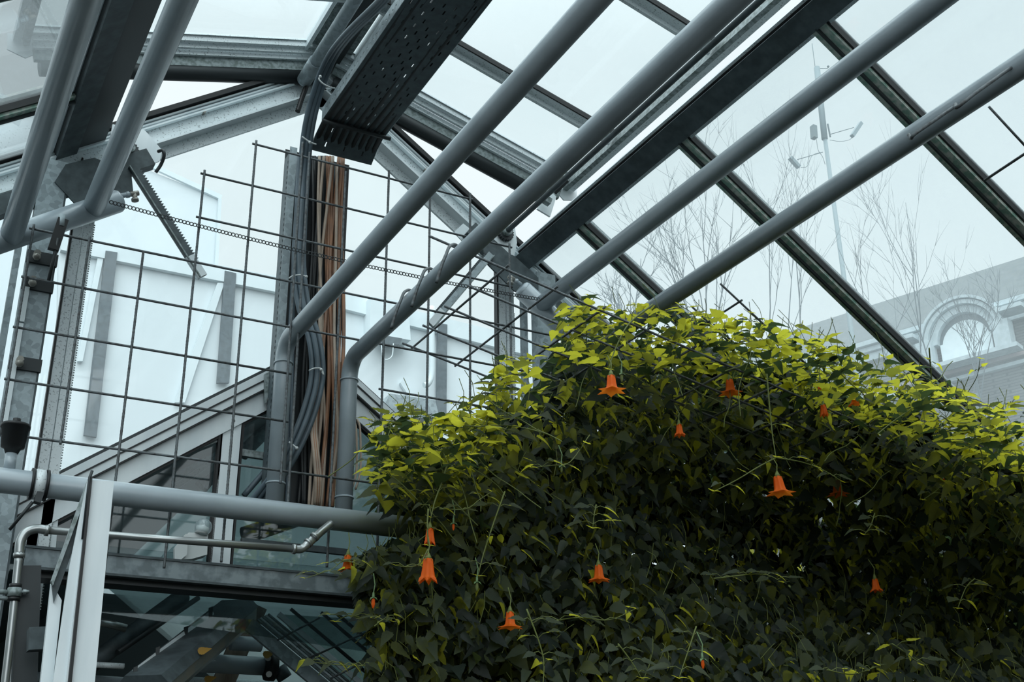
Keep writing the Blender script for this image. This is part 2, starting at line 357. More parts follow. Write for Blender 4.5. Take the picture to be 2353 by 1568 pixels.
# ------------------------------------------------------------------ heating pipes
PR = .042
def long_pipe(x, z, Y1, label, name='heating_pipe', bend=None, r=.035):
    t = thing(name, (x, Y1, z), label, 'pipe', 'heating pipes running along the house')
    pts = [Vector((x, .15, z)), Vector((x, Y1, z))]
    if bend is None: MB().tube(pts, r, 28).build('tube', M_pipe, t)
    else:
        zb = bend; R = .075; arc = [Vector((x, Y1-R+R*math.sin(a), z-R+R*math.cos(a))) for a in [math.pi/2*i/8 for i in range(9)]]
        MB().tube([pts[0]]+arc+[Vector((x, Y1, zb))], r, 28).build('tube', M_pipe, t)
        for zz in (z-R-.01, zb+.075):
            MB().tube([(x,Y1,zz+.003), (x,Y1,zz-.003)], r+.0035, 28).build('weld_ring', M_pipe, t)
    return t
p1 = G(672, 782, 3.93); p2 = G(818, 822, 3.93)
zb = G(640, 1150, 3.9).z
long_pipe(p1.x-.018, p1.z+.0, 3.96, 'grey heating pipe bending down just left of the brown cables', bend=zb, r=.0315)
long_pipe(p2.x-.012, p2.z+.0, 3.96, 'grey heating pipe with three hooks, bending down just right of the cables', bend=zb-.02, r=.0315)
YM = 3.88
p3 = G(1240, 703, YM); l2 = G(213, 482, YM)
def solve(base, sgn, q1, q2):
    n = ray(*q1).cross(ray(*q2)); d = Vector((sgn*math.cos(PA), 0, -math.sin(PA)))
    return base + d*(-(base.dot(n))/d.dot(n))
p4 = solve(p3, 1, (2353, 178), (1500, 715)); l1 = solve(l2, -1, (215, 0), (20, 560))
long_pipe(p3.x, p3.z, YM, 'grey heating pipe second from the right, welded to the right manifold')
P4T = long_pipe(p4.x, p4.z, YM, 'grey heating pipe farthest right, with bent hooks near the top right corner')
long_pipe(l2.x, l2.z, YM, 'grey heating pipe at top left, right one of the left pair', r=.037)
long_pipe(l1.x, l1.z, YM, 'grey heating pipe at the far left edge, left one of the left pair', r=.037)
def manifold(s, base, far, label):
    d = Vector((s*math.cos(PA), 0, -math.sin(PA))); a = base-d*.095; b = far+d*.35
    t = thing('pipe_manifold', b, label, 'pipe')
    MB().tube([a, b], .041, 28).build('tube', M_pipe, t)
    MB().tube([a+d*.004, a-d*.002, a-d*.010, a-d*.016], [.041, .040, .036, .024], 28).build('end_cap', M_pipe, t)
    q = a-d*.01+Vector((0, 0, .018)); e = Vector((-s*.9, 0, .42)).normalized()
    MB().tube([q, q+e*.035], .009, 12).tube([q+e*.02, q+e*.03], .012, 8).build('vent_stub', M_pipe, t)
    v = MB().tube([q+e*.035, q+e*.065], .010, 8).tube([q+e*.05+Vector((0,-.0,.004)), q+e*.05+Vector((-s*.006,0,-.030))], .009, 12)
    v.tube([q+e*.05+Vector((-s*.004,0,-.02)), q+e*.05+Vector((-s*.006,0,-.029))], .013, 10).build('valve', M_brass, t)
manifold(1, p3, p4, 'sloping grey collector pipe with an air valve at the top edge of the vine')
manifold(-1, l2, l1, 'sloping grey collector pipe with an air valve at the left edge')
YB = 3.72
bl, br = G(0, 1107, YB), G(984, 1216, YB); zbig = (bl.z+br.z)/2
t = thing('heating_main', (1., YB, zbig), 'thick horizontal grey pipe crossing the lower left and ending in the vine', 'pipe')
MB().tube([(bl.x-.9, YB, zbig), (br.x+.12, YB, zbig)], .038, 32).build('tube', M_pipe, t)
c = G(90, 1108, YB).x
cl_ = MB().tube([(c-.014,YB,zbig), (c+.014,YB,zbig)], .046, 28)
cl_.build('clamp_band', M_alu, t)
for dx in (-.021, .021): MB().tube([(c+dx-.004,YB,zbig), (c+dx+.004,YB,zbig)], .048, 28).build('clamp_rubber', M_black, t)
MB().beam((c+.005,YB-.02,zbig-.03), (c+.0,YB-.02,zbig-.062), .03, .02).tube([(c-.012,YB-.02,zbig-.06), (c-.06,YB+.02,zbig-.14)], .005, 6).build('clamp_bolt', M_dark, t)
a = G(27, 1040, YB)
t = thing('air_vent', (a.x, YB, zbig+.04), 'black cup shaped vent standing on the thick grey pipe at the left edge', 'vent')
MB().tube([(a.x,YB,zbig+.03), (a.x,YB,zbig+.085)], .017, 16).build('stub', M_pipe, t)
MB().tube([(a.x,YB,zbig+.085), (a.x,YB,zbig+.10), (a.x,YB,zbig+.105), (a.x,YB,zbig+.165), (a.x,YB,zbig+.166), (a.x,YB,zbig+.176), (a.x,YB,zbig+.18)], [.018,.024,.034,.039,.043,.043,.03], 24).tube([(a.x,YB,zbig+.178), (a.x,YB,zbig+.196)], .012, 10).build('cup', M_black, t)

# ------------------------------------------------------------------ columns and mullions
def upright(name, label, cat, x0, x1, ytop, Y, z0, z1, depth, M, extra=None):
    t = thing(name, ((x0+x1)/2, Y, z0), label, cat)
    MB().beam(((x0+x1)/2, Y, z0), ((x0+x1)/2, Y, z1), depth, abs(x1-x0), (1,0,0)).build('post', M, t)
    if extra: extra(t)
    return t
Yc = 4.06
for s, lab in ((-1, 'galvanised steel column left behind the mesh with two clamps'), (1, 'galvanised steel column at the right end of the mesh above the vine')):
    xc = RX + s*1.02; zt = roofz(xc)-.12
    t = thing('steel_column', (xc, Yc, -1.6), lab, 'column')
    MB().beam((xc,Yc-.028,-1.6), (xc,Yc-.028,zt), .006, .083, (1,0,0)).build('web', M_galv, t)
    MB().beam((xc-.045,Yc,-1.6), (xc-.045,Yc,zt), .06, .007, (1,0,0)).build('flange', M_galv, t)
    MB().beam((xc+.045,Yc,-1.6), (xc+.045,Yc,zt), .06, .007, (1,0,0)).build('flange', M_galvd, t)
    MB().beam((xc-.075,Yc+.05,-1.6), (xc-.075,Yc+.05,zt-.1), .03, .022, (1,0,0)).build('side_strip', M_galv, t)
    if s < 0:
        for py, rr in ((598, .03), (660, .022), (846, .026)):
            q = G(105, py, Yc-.03); MB().beam((xc-.05,Yc-.035,q.z), (xc+.052,Yc-.035,q.z), .014, .045).build('clamp', M_dark, t)
            MB().tube([(xc-.02,Yc-.04,q.z), (xc-.02,Yc-.08,q.z)], .012, 6).ball((xc-.02,Yc-.07,q.z-.012), .014, 8, 5).build('clamp_bolt', M_brass, t)
        q0 = G(90, 645, 3.95); q1 = G(72, 905, 3.95)
        MB().beam((xc-.035,Yc-.04,q0.z), (xc-.035,Yc-.04,q0.z-.13), .006, .022, (1,0,0)).beam((xc-.035,Yc-.04,q0.z-.137), (xc-.035,Yc-.04,q0.z-.5), .006, .02, (1,0,0)).build('white_strip', M_aluc, t)
for s, lab in ((-1, 'speckled aluminium mullion left of the mesh, standing in the gable glazing'), (1, 'aluminium mullion in the gable glazing to the right of the toothed bar')):
    xc = RX + s*.885; t = thing('mullion', (xc, 4.17, -1.), lab, 'mullion')
    MB().beam((xc-.017,4.175,-1.2), (xc-.017,4.175,roofz(xc)-.1), .03, .032, (1,0,0)).beam((xc+.019,4.170,-1.2), (xc+.019,4.170,roofz(xc)-.1), .035, .034, (1,0,0)).build('bar', M_alu, t)
    MB().beam((xc-.038,4.178,-1.2), (xc-.038,4.178,roofz(xc)-.1), .03, .006, (1,0,0)).build('gasket', M_black, t)
    tt = MB()
    for k in range(150): tt.beam((xc+.036,4.155,.75+k*.0095), (xc+.040,4.155,.75+k*.0095), .004, .0045)
    tt.build('toothed_edge', M_alud, t)
# clamp handle
t = thing('clamp_handle', G(130, 560, 3.74), 'black lever hanging from the left collector pipe in front of the column', 'handle')
a, b, c2 = G(145, 505, 3.74), G(122, 575, 3.74), G(112, 645, 3.76)
MB().beam(a, b, .034, .02, (0,-1,0)).build('grip', M_black, t)
MB().tube([G(143,495,3.74), G(141,522,3.74)], .013, 12).build('tip', M_galv, t)
MB().tube([G(134,548,3.73), c2], .006, 8).build('rod', M_dark, t)

# ------------------------------------------------------------------ vent gear, gussets and toothed racks
def gear_set(s, lab_g, lab_r, pl, hole, ra, rb):
    Y = 4.08
    t = thing('gear_bracket', G(*pl[0], Y), lab_g, 'bracket')
    MB().poly([G(*q, Y) for q in pl], (0,-1,0), .008).build('plate', M_aluc, t)
    h = G(*hole, Y)
    M1 = MB(); n = 20; pts = []
    for k in range(n*2):
        rr = .040 if k % 2 else .034; a = math.pi*k/n; pts.append(h+Vector((rr*math.cos(a), -.012, rr*math.sin(a))))
    M1.poly(pts, (0,-1,0), .018).build('gear', M_dark, t)
    MB().tube([h+Vector((0,-.01,0)), h+Vector((0,-.05,0))], .021, 18).build('hub', M_alud, t)
    MB().tube([h+Vector((0,-.045,0)), h+Vector((0,-3.4,0))], .012, 12).build('shaft', M_galvd, t)
    a, b = G(*ra, 4.02), G(*rb, 4.02); d = (b-a).normalized(); up = Vector((0,-1,0)); sd = d.cross(up).normalized()*(1 if d.cross(up).x > 0 else -1)
    if s > 0: sd = -sd
    t = thing('toothed_rack', b, lab_r, 'rack')
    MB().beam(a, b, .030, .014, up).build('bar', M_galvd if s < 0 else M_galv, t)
    MB().beam(a-sd*.012, b-sd*.012, .004, .03, up).build('edge_flange', M_alud, t)
    T = MB(); L = (b-a).length; k = 0; u = .02
    while u < L-.06:
        c = a+d*u+sd*.015
        T.add([c-d*.005+up*.007, c+d*.005+up*.007, c+sd*.010+up*.007, c-d*.005-up*.007, c+d*.005-up*.007, c+sd*.010-up*.007], [(0,1,2),(5,4,3),(0,3,4,1),(1,4,5,2),(2,5,3,0)]); u += .0115
    T.build('teeth', M_galvd, t)
    MB().beam(b-d*.09, b, .036, .016, up).build('end_stop', M_aluc, t)
gear_set(-1, 'aluminium gear bracket at the left joint, behind the right pipe of the left pair', 'toothed steel bar pointing down right below the left gear bracket',
         [(258,288),(332,302),(372,348),(366,372),(270,412),(240,380)], (292,352), (303,382), (465,636))
gear_set(1, 'aluminium gear bracket with a ring gear at the right joint above the vine', 'toothed steel bar pointing down left from the right gear bracket',
         [(1118,540),(1180,512),(1186,560),(1180,590),(1178,605),(1150,600),(1110,570)], (1156,540), (1128,585), (990,748))
# dark gusset plates joining beam, rafter and column
for nm, lab, P_ in (('gusset_plate', 'dark steel gusset plate where the left beam meets the rafter', [(150,380),(215,365),(300,395),(305,440),(250,470),(190,490),(125,420)]),
                    ('gusset_plate', 'dark steel gusset plate where the right beam meets the rafter', [(1105,560),(1180,590),(1235,640),(1235,690),(1180,670),(1120,610)])):
    a = MB().poly([G(*q, 4.03) for q in P_], (0,-1,0), .008)
    for q in P_[::2]:
        c = (G(*q, 4.02)*3+G(*P_[3], 4.02)*0+G(*P_[1], 4.02)*1)/4; 
    tag(a.build(nm, M_galvd), lab, 'plate')
a = thing('lower_rafter_flange', G(1180,640,4.0), 'dark steel rafter flange falling right behind the collector pipe', 'beam')
MB().beam(slope_pt(1, .93, 4.06, -.19), slope_pt(1, 2.4, 4.06, -.19), .05, .07, (math.sin(PA),0,math.cos(PA))).build('beam', M_galvd, a)
a = thing('lower_rafter_flange', G(180,430,4.0), 'dark steel rafter flange falling left behind the left pipes', 'beam')
MB().beam(slope_pt(-1, .98, 4.06, -.19), slope_pt(-1, 2.2, 4.06, -.19), .05, .07, (-math.sin(PA),0,math.cos(PA))).build('beam', M_galvd, a)
t = tag(MB().tube(smooth_path([G(364,348,4.0), G(374,346,3.97), G(377,358,3.97), G(370,378,3.99), G(358,396,4.0)], 5), .0065, 8).build('bent_hook', M_dark), 'small dark bent hook at the corner of the left gear bracket', 'hook')
tag(MB().poly([G(*q, 4.10) for q in ((1042,535),(1063,515),(1095,540),(1075,570))], (0,-1,0), .006).build('cover_plate', M_aluc), 'small square aluminium plate on the right rafter beside the pipe', 'plate')
t = thing('rail_clip', G(1240,470,4.05), 'clip bracket under the lower rail of the right vent', 'bracket')
MB().poly([G(*q, 4.1) for q in ((1232,482),(1262,500),(1276,455),(1262,440),(1245,460))], (0,-1,0), .01).build('plate', M_aluc, t)
MB().beam(G(1248,456,4.05), G(1264,466,4.05), .03, .03).build('clamp', M_alud, t)
MB().beam(G(1270,440,4.0), G(1300,410,3.95), .03, .03).build('hook', M_dark, t)

# ------------------------------------------------------------------ upright wire mesh in front of the gable
YS = 3.80; kx = YS/4.2; r0 = .0042
mesh_l = thing('steel_mesh', (1.0, YS, .9), 'upright steel wire mesh panel behind the grey pipes, stretched across the gable', 'wire mesh')
def hrod(x0, x1, z, par, r=r0, y=YS): MB().tube([(x0,y,z), (x1,y,z)], r, 6).build('rod', M_rebar, par)
def rib_rod(a, b, par, r=r0, M=M_rebar):
    a = Vector(a); b = Vector(b); L = (b-a).length; n = max(4, int(L/.006))
    pts = [a.lerp(b, i/n) for i in range(n+1)]
    return MB().tube(pts, [r*(1.0 if i % 2 else 1.16) for i in range(n+1)], 6).build('rod', M, par)
XS = {k: (2.277-.1975*k)*kx for k in range(0, 11)}
ZR = [v*kx for v in (2.715, 2.518, 2.320, 2.123, 1.926, 1.729, 1.532, 1.335)]
rows = [(6,1,0),(7,0,1),(7,0,2),(10,-2,3),(10,-3,4),(10,5,5),(10,5,6),(10,2.5,7)]
X = lambda k: (2.277-.1975*k)*kx
for k0, k1, i in rows: hrod(X(k0)-.012, X(k1)+.016, ZR[i], mesh_l)
for i in (5, 6, 7): hrod(X(3)-.01, X(-1 if i == 5 else 0)+.01, ZR[i]-(.0 if i < 7 else .012), mesh_l)
vt = {10: (3,7), 9: (3.05,7), 8: (3.1,9.3), 7: (1,9), 6: (0,8.8), 5: (-.25,7.2), 4: (.2,8.7), 3: (-.1,8.6), 2: (-.2,8), 1: (-.05,8), 0: (1,8), -1: (4,8)}
dz = (ZR[0]-ZR[7])/7
for k in list(range(-1, 11)):
    t0, t1 = vt[k]
    if k == 9: t0 = 3.0
    rib_rod((X(k), YS-.008, ZR[0]-t0*dz+.012), (X(k), YS-.008, ZR[0]-t1*dz-.012), mesh_l)
rib_rod((X(5)+.03, YS-.008, ZR[0]+.02), (X(5)+.03, YS-.008, ZR[7]-.12), mesh_l)

# sloping trellis mesh over the vine
cell, TB = .185, .2035; c0 = 2.105
trel = thing('trellis', (2.6, 3.3, 1.5), 'sloping steel trellis mesh that carries the top of the vine', 'wire mesh')
tz = lambda x: c0 - TB*x
x00 = 1.665
for i in range(5):
    Y = 3.09+cell*i; MB().tube([(x00-(.28 if i == 0 else .05), Y, tz(x00-(.28 if i == 0 else .05))), (3.6, Y, tz(3.6))], r0, 6).build('rod', M_rebar, trel)
for j in range(10):
    x = x00+cell*j; MB().tube([(x, 3.07, tz(x)+.008), (x, 3.86, tz(x)+.008)], r0, 6).build('rod', M_rebar, trel)
# small mesh pieces under the right hand roof, hanging on the last pipe
def roof_mesh(label, pts_list):
    t = thing('steel_mesh', pts_list[0][0], label, 'wire mesh')
    for a, b in pts_list: MB().tube([a, b], r0, 6).build('rod', M_rebar, t)
def RP(x, y, off=-.30):          # point on a plane parallel to the right roof, below it
    d = ray(x, y); return d*((RZ+off+TP*RX)/(d.z+TP*d.x))
roof_mesh('piece of wire mesh under the right roof between pipe and leaves', [(RP(1655,652), RP(1850,835)), (RP(1545,690), RP(1700,850)), (RP(1705,690), RP(1500,823)), (RP(1590,705), RP(1690,800)), (RP(1640,745), RP(1720,820))])
roof_mesh('piece of wire mesh at the right edge below the hooked pipe', [(RP(2272,245), RP(2420,405)), (RP(2420,310), RP(2262,415))])
# hooks of bent reinforcing bar
def hook(label, px, Y, grp='bent bar hooks'):
    o = MB().tube(smooth_path([G(x, y, Y+dy) for x, y, dy in px], 6), .0052, 8).build('rebar_hook', M_rebar); return tag(o, label, 'hook', grp)
def on2(x, y, up=0):             # nearest side of pipe two
    d = ray(x, y); return (p2.x/d.x)*d.y
for (x, y), lab in (((1045,565), 'uppermost of the three bent bar hooks on the hooked middle pipe'), ((988,620), 'middle of the three bent bar hooks on the hooked middle pipe'), ((941,670), 'lowest of the three bent bar hooks on the hooked middle pipe')):
    Yh = on2(x, y)-.055
    hook(lab, [(x+10,y+6,.10),(x,y-3,.05),(x-12,y+2,.0),(x-20,y+20,-.02),(x-30,y+45,-.03),(x-42,y+85,-.03)], Yh)
hook('long bent bar hook standing on the right pipe above the leaves', [(1460,742,0),(1545,665,0),(1600,622,0),(1612,616,0),(1621,624,0),(1600,642,0),(1545,690,0),(1500,735,0)], 3.55)
def on4(x, y): d = ray(x, y); return (p4.x/d.x)*d.y
hook('short bar hooked over the right pipe near the top right corner', [(2088,310,.02),(2094,318,0),(2102,308,-.02),(2150,275,-.05),(2200,240,-.05),(2205,232,0)], on4(2150,300)-.05)
hook('bar hook lying along the right pipe at the frame edge', [(2196,240,0),(2200,246,-.02),(2240,215,-.05),(2310,165,-.05),(2335,148,-.03),(2352,138,.02)], on4(2280,220)-.05)

# thin chain from manifold to manifold
ca, cb = G(252, 464, 3.78), G(1240, 688, 3.78); CH = MB(); L = (cb-ca).length; n = int(L/.0125); 
for i in range(n):
    t0 = (i+.5)/n; c = ca.lerp(cb, t0)-Vector((0,0,.05*4*t0*(1-t0)*.5)); d = (cb-ca).normalized(); u = Vector((0,0,1))
    CH.tube([c+d*(.0072*math.cos(a))+u*(.0066*math.sin(a)) for a in [2*math.pi*k/10 for k in range(10)]], .0019, 4, closed=True)
tag(CH.build('perforated_strap', M_dark), 'thin dark strap with round holes stretched between the two collector pipes', 'strap')

# ------------------------------------------------------------------ cable tray and cables
def perforated(par, name, O, ex, ey, nrm, w, L, holes, M, th=.002):
    """plate of size w x L with rectangular holes [(x0,x1,y0,y1)] left open"""
    xs = sorted({0, w} | {h[0] for h in holes} | {h[1] for h in holes}); 
    rowsd = {}
    for h in holes: rowsd.setdefault((round(h[2], 5), round(h[3], 5)), []).append((h[0], h[1]))
    b = MB(); y = 0
    def strip(y0, y1, gaps):
        x = 0
        for g0, g1 in sorted(gaps)+[(w, w)]:
            if g0 > x+1e-6:
                b.poly([O+ex*x+ey*y0, O+ex*g0+ey*y0, O+ex*g0+ey*y1, O+ex*x+ey*y1], nrm, th)
            x = g1
    for (y0, y1), gp in sorted(rowsd.items()):
        if y0 > y+1e-6: strip(y, y0, [])
        strip(y0, y1, gp); y = y1
    if y < L: strip(y, L, [])
    return b.build(name, M, par)
ta, tb_ = G(722, 365, 3.98), G(842, 372, 3.98)
tx0, tx1, tzz = ta.x, tb_.x, G(780, 330, 3.98).z
ta2 = G(735, 300, 3.86)
TZ = G(860, 310, 3.86).z                    # height of the tray bottom
# width from the photograph: edges of the tray bottom
eL = G(745, 290, 3.86); eR = G(880, 300, 3.86); x0t, x1t = eL.x-.01, eR.x+.005; Wt = x1t-x0t
tray = thing('cable_tray', (x0t, 3.9, TZ), 'dark perforated steel cable tray hanging below the ridge and turning down the gable', 'cable tray')
random.seed(3); H = []; y = .02; k = 0
Lt = 3.62
while y < Lt-.04:
    off = [(.16,.26,.06), (.06,.20,.0), (.1,.3,.1)][k % 3][0]
    cols = [.08, .24, .40, .56, .72, .88] if k % 2 else [.15, .32, .50, .66, .82]
    H.append([(c*Wt-.0028, c*Wt+.0028) for c in cols if random.random() > .15]); 
    k += 1; y += .036
holes = []
for k, gp in enumerate(H):
    y0 = .02+k*.036
    for g in gp: holes.append((g[0], g[1], y0, y0+.022))
perforated(tray, 'tray_base', Vector((x0t, 3.86-Lt, TZ)), Vector((1,0,0)), Vector((0,1,0)), (0,0,1), Wt, Lt, holes, M_tray)
for xx, nm in ((x0t-.002, 'side_flange'), (x1t, 'side_flange')):
    hl = [(.026, .033, .02+.03*k, .028+.03*k) for k in range(int(Lt/.03)-1)]
    perforated(tray, nm, Vector((xx, 3.86-Lt, TZ)), Vector((0,0,1)), Vector((0,1,0)), (1,0,0), .06, Lt, hl, M_galv)
# lower curved part and the upright channel on the gable
YV = 4.08; segs = [(3.86, TZ), (3.93, TZ-.022), (3.99, TZ-.06)]
for (ya, za), (yb, zb2) in zip(segs[:-1], segs[1:]):
    d = Vector((0, yb-ya, zb2-za)); Ln = d.length; d.normalize(); hl = [((c*Wt)-.003, (c*Wt)+.003, Ln*.3, Ln*.6) for c in (.2,.5,.8)]
    perforated(tray, 'tray_base', Vector((x0t, ya, za)), Vector((1,0,0)), d, Vector((0,-d.z,d.y)), Wt, Ln, hl, M_tray)
MB().tube([(x0t-.005, 3.84, TZ-.012), (x1t+.02, 3.84, TZ-.012)], .009, 10).build('hanger_rod', M_dark, tray)
for k in range(9):
    xx = x0t+.014+(Wt-.028)*k/8; 
    tag(MB().tube([(xx+.004*math.sin(k*2+j*.9), .3+j*.36, TZ+.014+.004*math.sin(j*1.3+k)) for j in range(10)]+[(xx, 3.86, TZ+.006), (xx, 3.98, TZ-.03)], .0125, 7).build('tray_cable', M_cblk), 'black cable lying in the perforated tray below the ridge', 'cable', 'black cables lying in the tray')
zc0, zc1 = TZ-.05, G(720, 1160, 4.05).z; xl, xr = G(652, 700, 4.0).x, G(797, 700, 4.0).x
ch = thing('cable_channel', (xl, YV, zc1), 'upright perforated steel channel on the gable full of cables', 'cable tray')
MB().beam(((xl+xr)/2, YV+.045, zc0+.05), ((xl+xr)/2, YV+.045, zc1), .003, xr-xl, (1,0,0)).build('back_plate', M_dark, ch)
for xx in (xl, xr-.003):
    Lc = zc0-zc1; hl = [(.022, .030, .015+.024*k, .027+.024*k) for k in range(int(Lc/.024)-1)]
    perforated(ch, 'side_flange', Vector((xx, YV-.03, zc1)), Vector((0,1,0)), Vector((0,0,1)), (1,0,0), .075, Lc, hl, M_tray)
MB().beam((xl+.012, YV-.03, zc0+.02), (xl+.012, YV-.03, zc1), .0025, .03, (1,0,0)).build('front_lip', M_galv, ch)
hl = [(.006, .012, .015+.022*k, .025+.022*k) for k in range(int((zc0-zc1)/.022)-1)]
perforated(ch, 'front_lip', Vector((xr-.02, YV-.032, zc1)), Vector((1,0,0)), Vector((0,0,1)), (0,-1,0), .02, zc0-zc1, hl, M_black)

def cable(name, label, px, M, r, grp, n=8):
    P = smooth_path([G(x, y, Y) for x, y, Y in px], n)
    return tag(MB().tube(P, r, 8).build(name, M), label, 'cable', grp)
# three thick grey cables hugging the left side of the tray, then bellying out to the right
offs = [(-13, 0, 'leftmost'), (0, -.012, 'middle'), (13, 0, 'rightmost')]
for i, (dx, dy, nm) in enumerate(offs):
    f = dx/13.
    cable('grey_cable', f'thick grey cable, {nm} of the three tied cables curving below the tray', [
        (905+8*f,-40,2.9), (880+8*f,0,3.1), (800+8*f,80,3.45), (757+9*f,140,3.68), (728+9*f,215,3.80), (708+9*f,300,3.88), (698+9*f,400,3.96), (690+10*f,520,3.99+dy), (687+11*f,610,3.99+dy),
        (697+12*f,700,3.98+dy), (722+12*f,780,3.97+dy), (729+13*f,860,3.97+dy), (712+14*f,940,3.97+dy), (680+14*f,1020,3.99+dy), (640+14*f,1090,4.03+dy), (590+12*f,1150,4.1)], M_cgrey, .0105, 'tied grey cables')
rs = random.Random(11)
def bundle(n, x0, x1, M, name, lab, grp, Yb, rr, top=360, bot=1165, amp=8):
    sides = ['left', 'right']
    for i in range(n):
        f = (i+.5)/n; x = x0+(x1-x0)*f; ph = rs.random()*6; a = amp*(.5+rs.random())
        px = []
        for k in range(9):
            y = top+(bot-top)*k/8; px.append((x-(y-700)*.085*.35 + a*math.sin(ph+y/120.), y, Yb+rs.uniform(-.012,.012)))
        r_ = rr*rs.uniform(.85, 1.15); P = smooth_path([G(*q) for q in px], 6)
        o = MB().tube(P, r_, 7).build(name, M); tag(o, lab, 'cable', grp)
bundle(7, 742, 788, M_cor, 'terracotta_cable', 'terracotta brown cable in the bundle at the right of the upright channel', 'terracotta cables in the channel', 4.050, .0072, amp=6)
bundle(3, 728, 748, M_cbe, 'beige_cable', 'beige cable twisting down the middle of the upright channel', 'beige cables in the channel', 4.035, .0066, amp=9)
bundle(9, 700, 745, M_cblk, 'black_cable', 'black cable at the back of the upright channel', 'black cables in the channel', 4.095, .0075, amp=5)
bundle(2, 668, 678, M_cgrey, 'grey_cable', 'thin grey cable along the left edge of the upright channel', 'thin grey cables in the channel', 4.06, .0070, amp=2)
tag(MB().tube(smooth_path([G(774,380,4.03),G(772,560,4.03),G(768,760,4.03),G(772,900,4.03),G(776,1000,4.03),G(762,1110,4.04)], 8), .0062, 8).build('light_cable', M_cbe), 'pale cable running straight down the right side of the channel beside the pipe', 'cable')
for k, dx in enumerate((0, 9)):
    tag(MB().tube(smooth_path([G(812+dx,965,4.06),G(818+dx,985,4.05),G(820+dx,1050,4.05),G(818+dx,1090,4.05),G(808+dx,1125,4.05)], 6), .0045, 8).build('cable_loop', M_cbe), ('inner' if k == 0 else 'outer')+' pale cable loop hanging right of the hooked vertical pipe', 'cable')
# lower swollen loops of the brown bundle
for k in range(5):
    f = k/4.; tag(MB().tube(smooth_path([G(722+7*f,900,4.0),G(716+9*f,980,3.99),G(722+9*f,1050,3.985),G(726+10*f,1110,3.99),G(724+8*f,1160,4.02)], 6), .0070, 8).build('beige_cable', M_cor if k % 2 else M_cbe), 'brown cable of the loose loop at the foot of the bundle', 'cable', 'loose loop of brown cables')
def tie(label, px, Y, r=.003):
    tag(MB().tube(smooth_path([G(x, y, Y) for x, y in px], 5), r, 6).ball(G(*px[-1], Y-.004), r*2.0, 8, 5).build('cable_tie', M_tie), label, 'cable tie', 'white cable ties')
tie('white cable tie round the grey cables where they leave the tray, highest', [(770,203),(757,200),(742,192),(733,182),(736,176)], 3.69)
tie('white cable tie on the grey cables below the tray end', [(727,332),(715,328),(702,320),(694,314),(712,327)], 3.84)
tie('white cable tie on the grey cables in the channel above the pipe bend', [(664,640),(672,635),(690,632),(704,636)], 3.955)
tie('white cable tie at the belly of the grey cables', [(710,852),(722,847),(738,848),(743,862),(738,850)], 3.94)
tie('white cable tie low beside the left vertical pipe', [(664,1016),(672,1022),(682,1030)], 3.90)

# ------------------------------------------------------------------ steel beam, frame and water pipe at lower left
YBm = 3.95
q0, q1 = G(60, 1258, YBm), G(830, 1327, YBm); zt = (q0.z+q1.z)/2; zb_ = G(450, 1338, YBm).z
t = thing('crossbeam', (1., YBm, zb_), 'blotchy galvanised crossbeam below the thick pipe at the lower left', 'beam')
MB().poly([(q0.x,YBm,zt),(q1.x+.35,YBm,zt),(q1.x+.35,YBm,zb_),(q0.x,YBm,zb_)], (0,1,0), .008).build('face', mat('blotchy zinc', (.24,.29,.31), .5, .1, ('noise', 22, (.14,.175,.19), .42, .58)), t)
MB().beam((q0.x,YBm+.06,zb_), (q1.x+.35,YBm+.06,zb_), .13, .008).build('lower_flange', M_galvd, t)
MB().beam((q0.x,YBm+.06,zt), (q1.x+.35,YBm+.06,zt), .13, .008).build('upper_flange', M_galvd, t)
MB().beam((q0.x,YBm+.075,zb_-.012), (q1.x+.35,YBm+.075,zb_-.012), .09, .02).build('ledge', M_dark, t)
YW = 3.6
t = thing('water_pipe', G(45,1260,YW), 'thin brushed steel water pipe with elbows running above the crossbeam', 'pipe')
W = lambda x, y, Y=YW: G(x, y, Y)
MB().tube(smooth_path([W(8,1600), W(22,1480), W(36,1350), W(44,1275)], 4), .0115, 16).build('tube', M_chrome, t)
MB().tube(smooth_path([W(44,1275), W(47,1246), W(60,1224), W(84,1216), W(108,1219)], 6), .0135, 16).build('elbow', M_chrome, t)
for a, b in (((43.5,1282),(44.5,1272)), ((103,1219),(112,1220)), ((672,1262),(679,1263)), ((706,1250),(711,1246)), ((721,1236),(726,1231))):
    MB().tube([W(*a), W(*b)], .0162, 16).build('press_ring', M_chrome, t)
MB().tube([W(108,1219), W(672,1262)], .0115, 16).build('tube', M_chrome, t)
MB().tube(smooth_path([W(672,1262), W(692,1262), W(708,1250), W(735,1225,3.62), W(760,1205,3.66)], 6), .0132, 16).build('elbow', M_chrome, t)
t = thing('pipe_clamp', W(40,1360), 'steel clamp holding the upright water pipe at the left edge', 'clamp')
MB().tube([W(34,1352), W(32,1372)], .019, 14).build('band', M_alud, t)
MB().tube([W(36,1343), W(35,1352)], .017, 14).tube([W(32,1372), W(31,1382)], .017, 14).build('rubber', M_black, t)
MB().tube([W(58,1358), W(58,1364)], .011, 10).tube([W(52,1361), W(60,1361)], .008, 8).build('screw', M_alud, t)
MB().tube([W(-40,1358), W(20,1362)], .007, 8).tube([W(-40,1372), W(20,1376)], .006, 8).build('bracket_arm', M_alud, t)
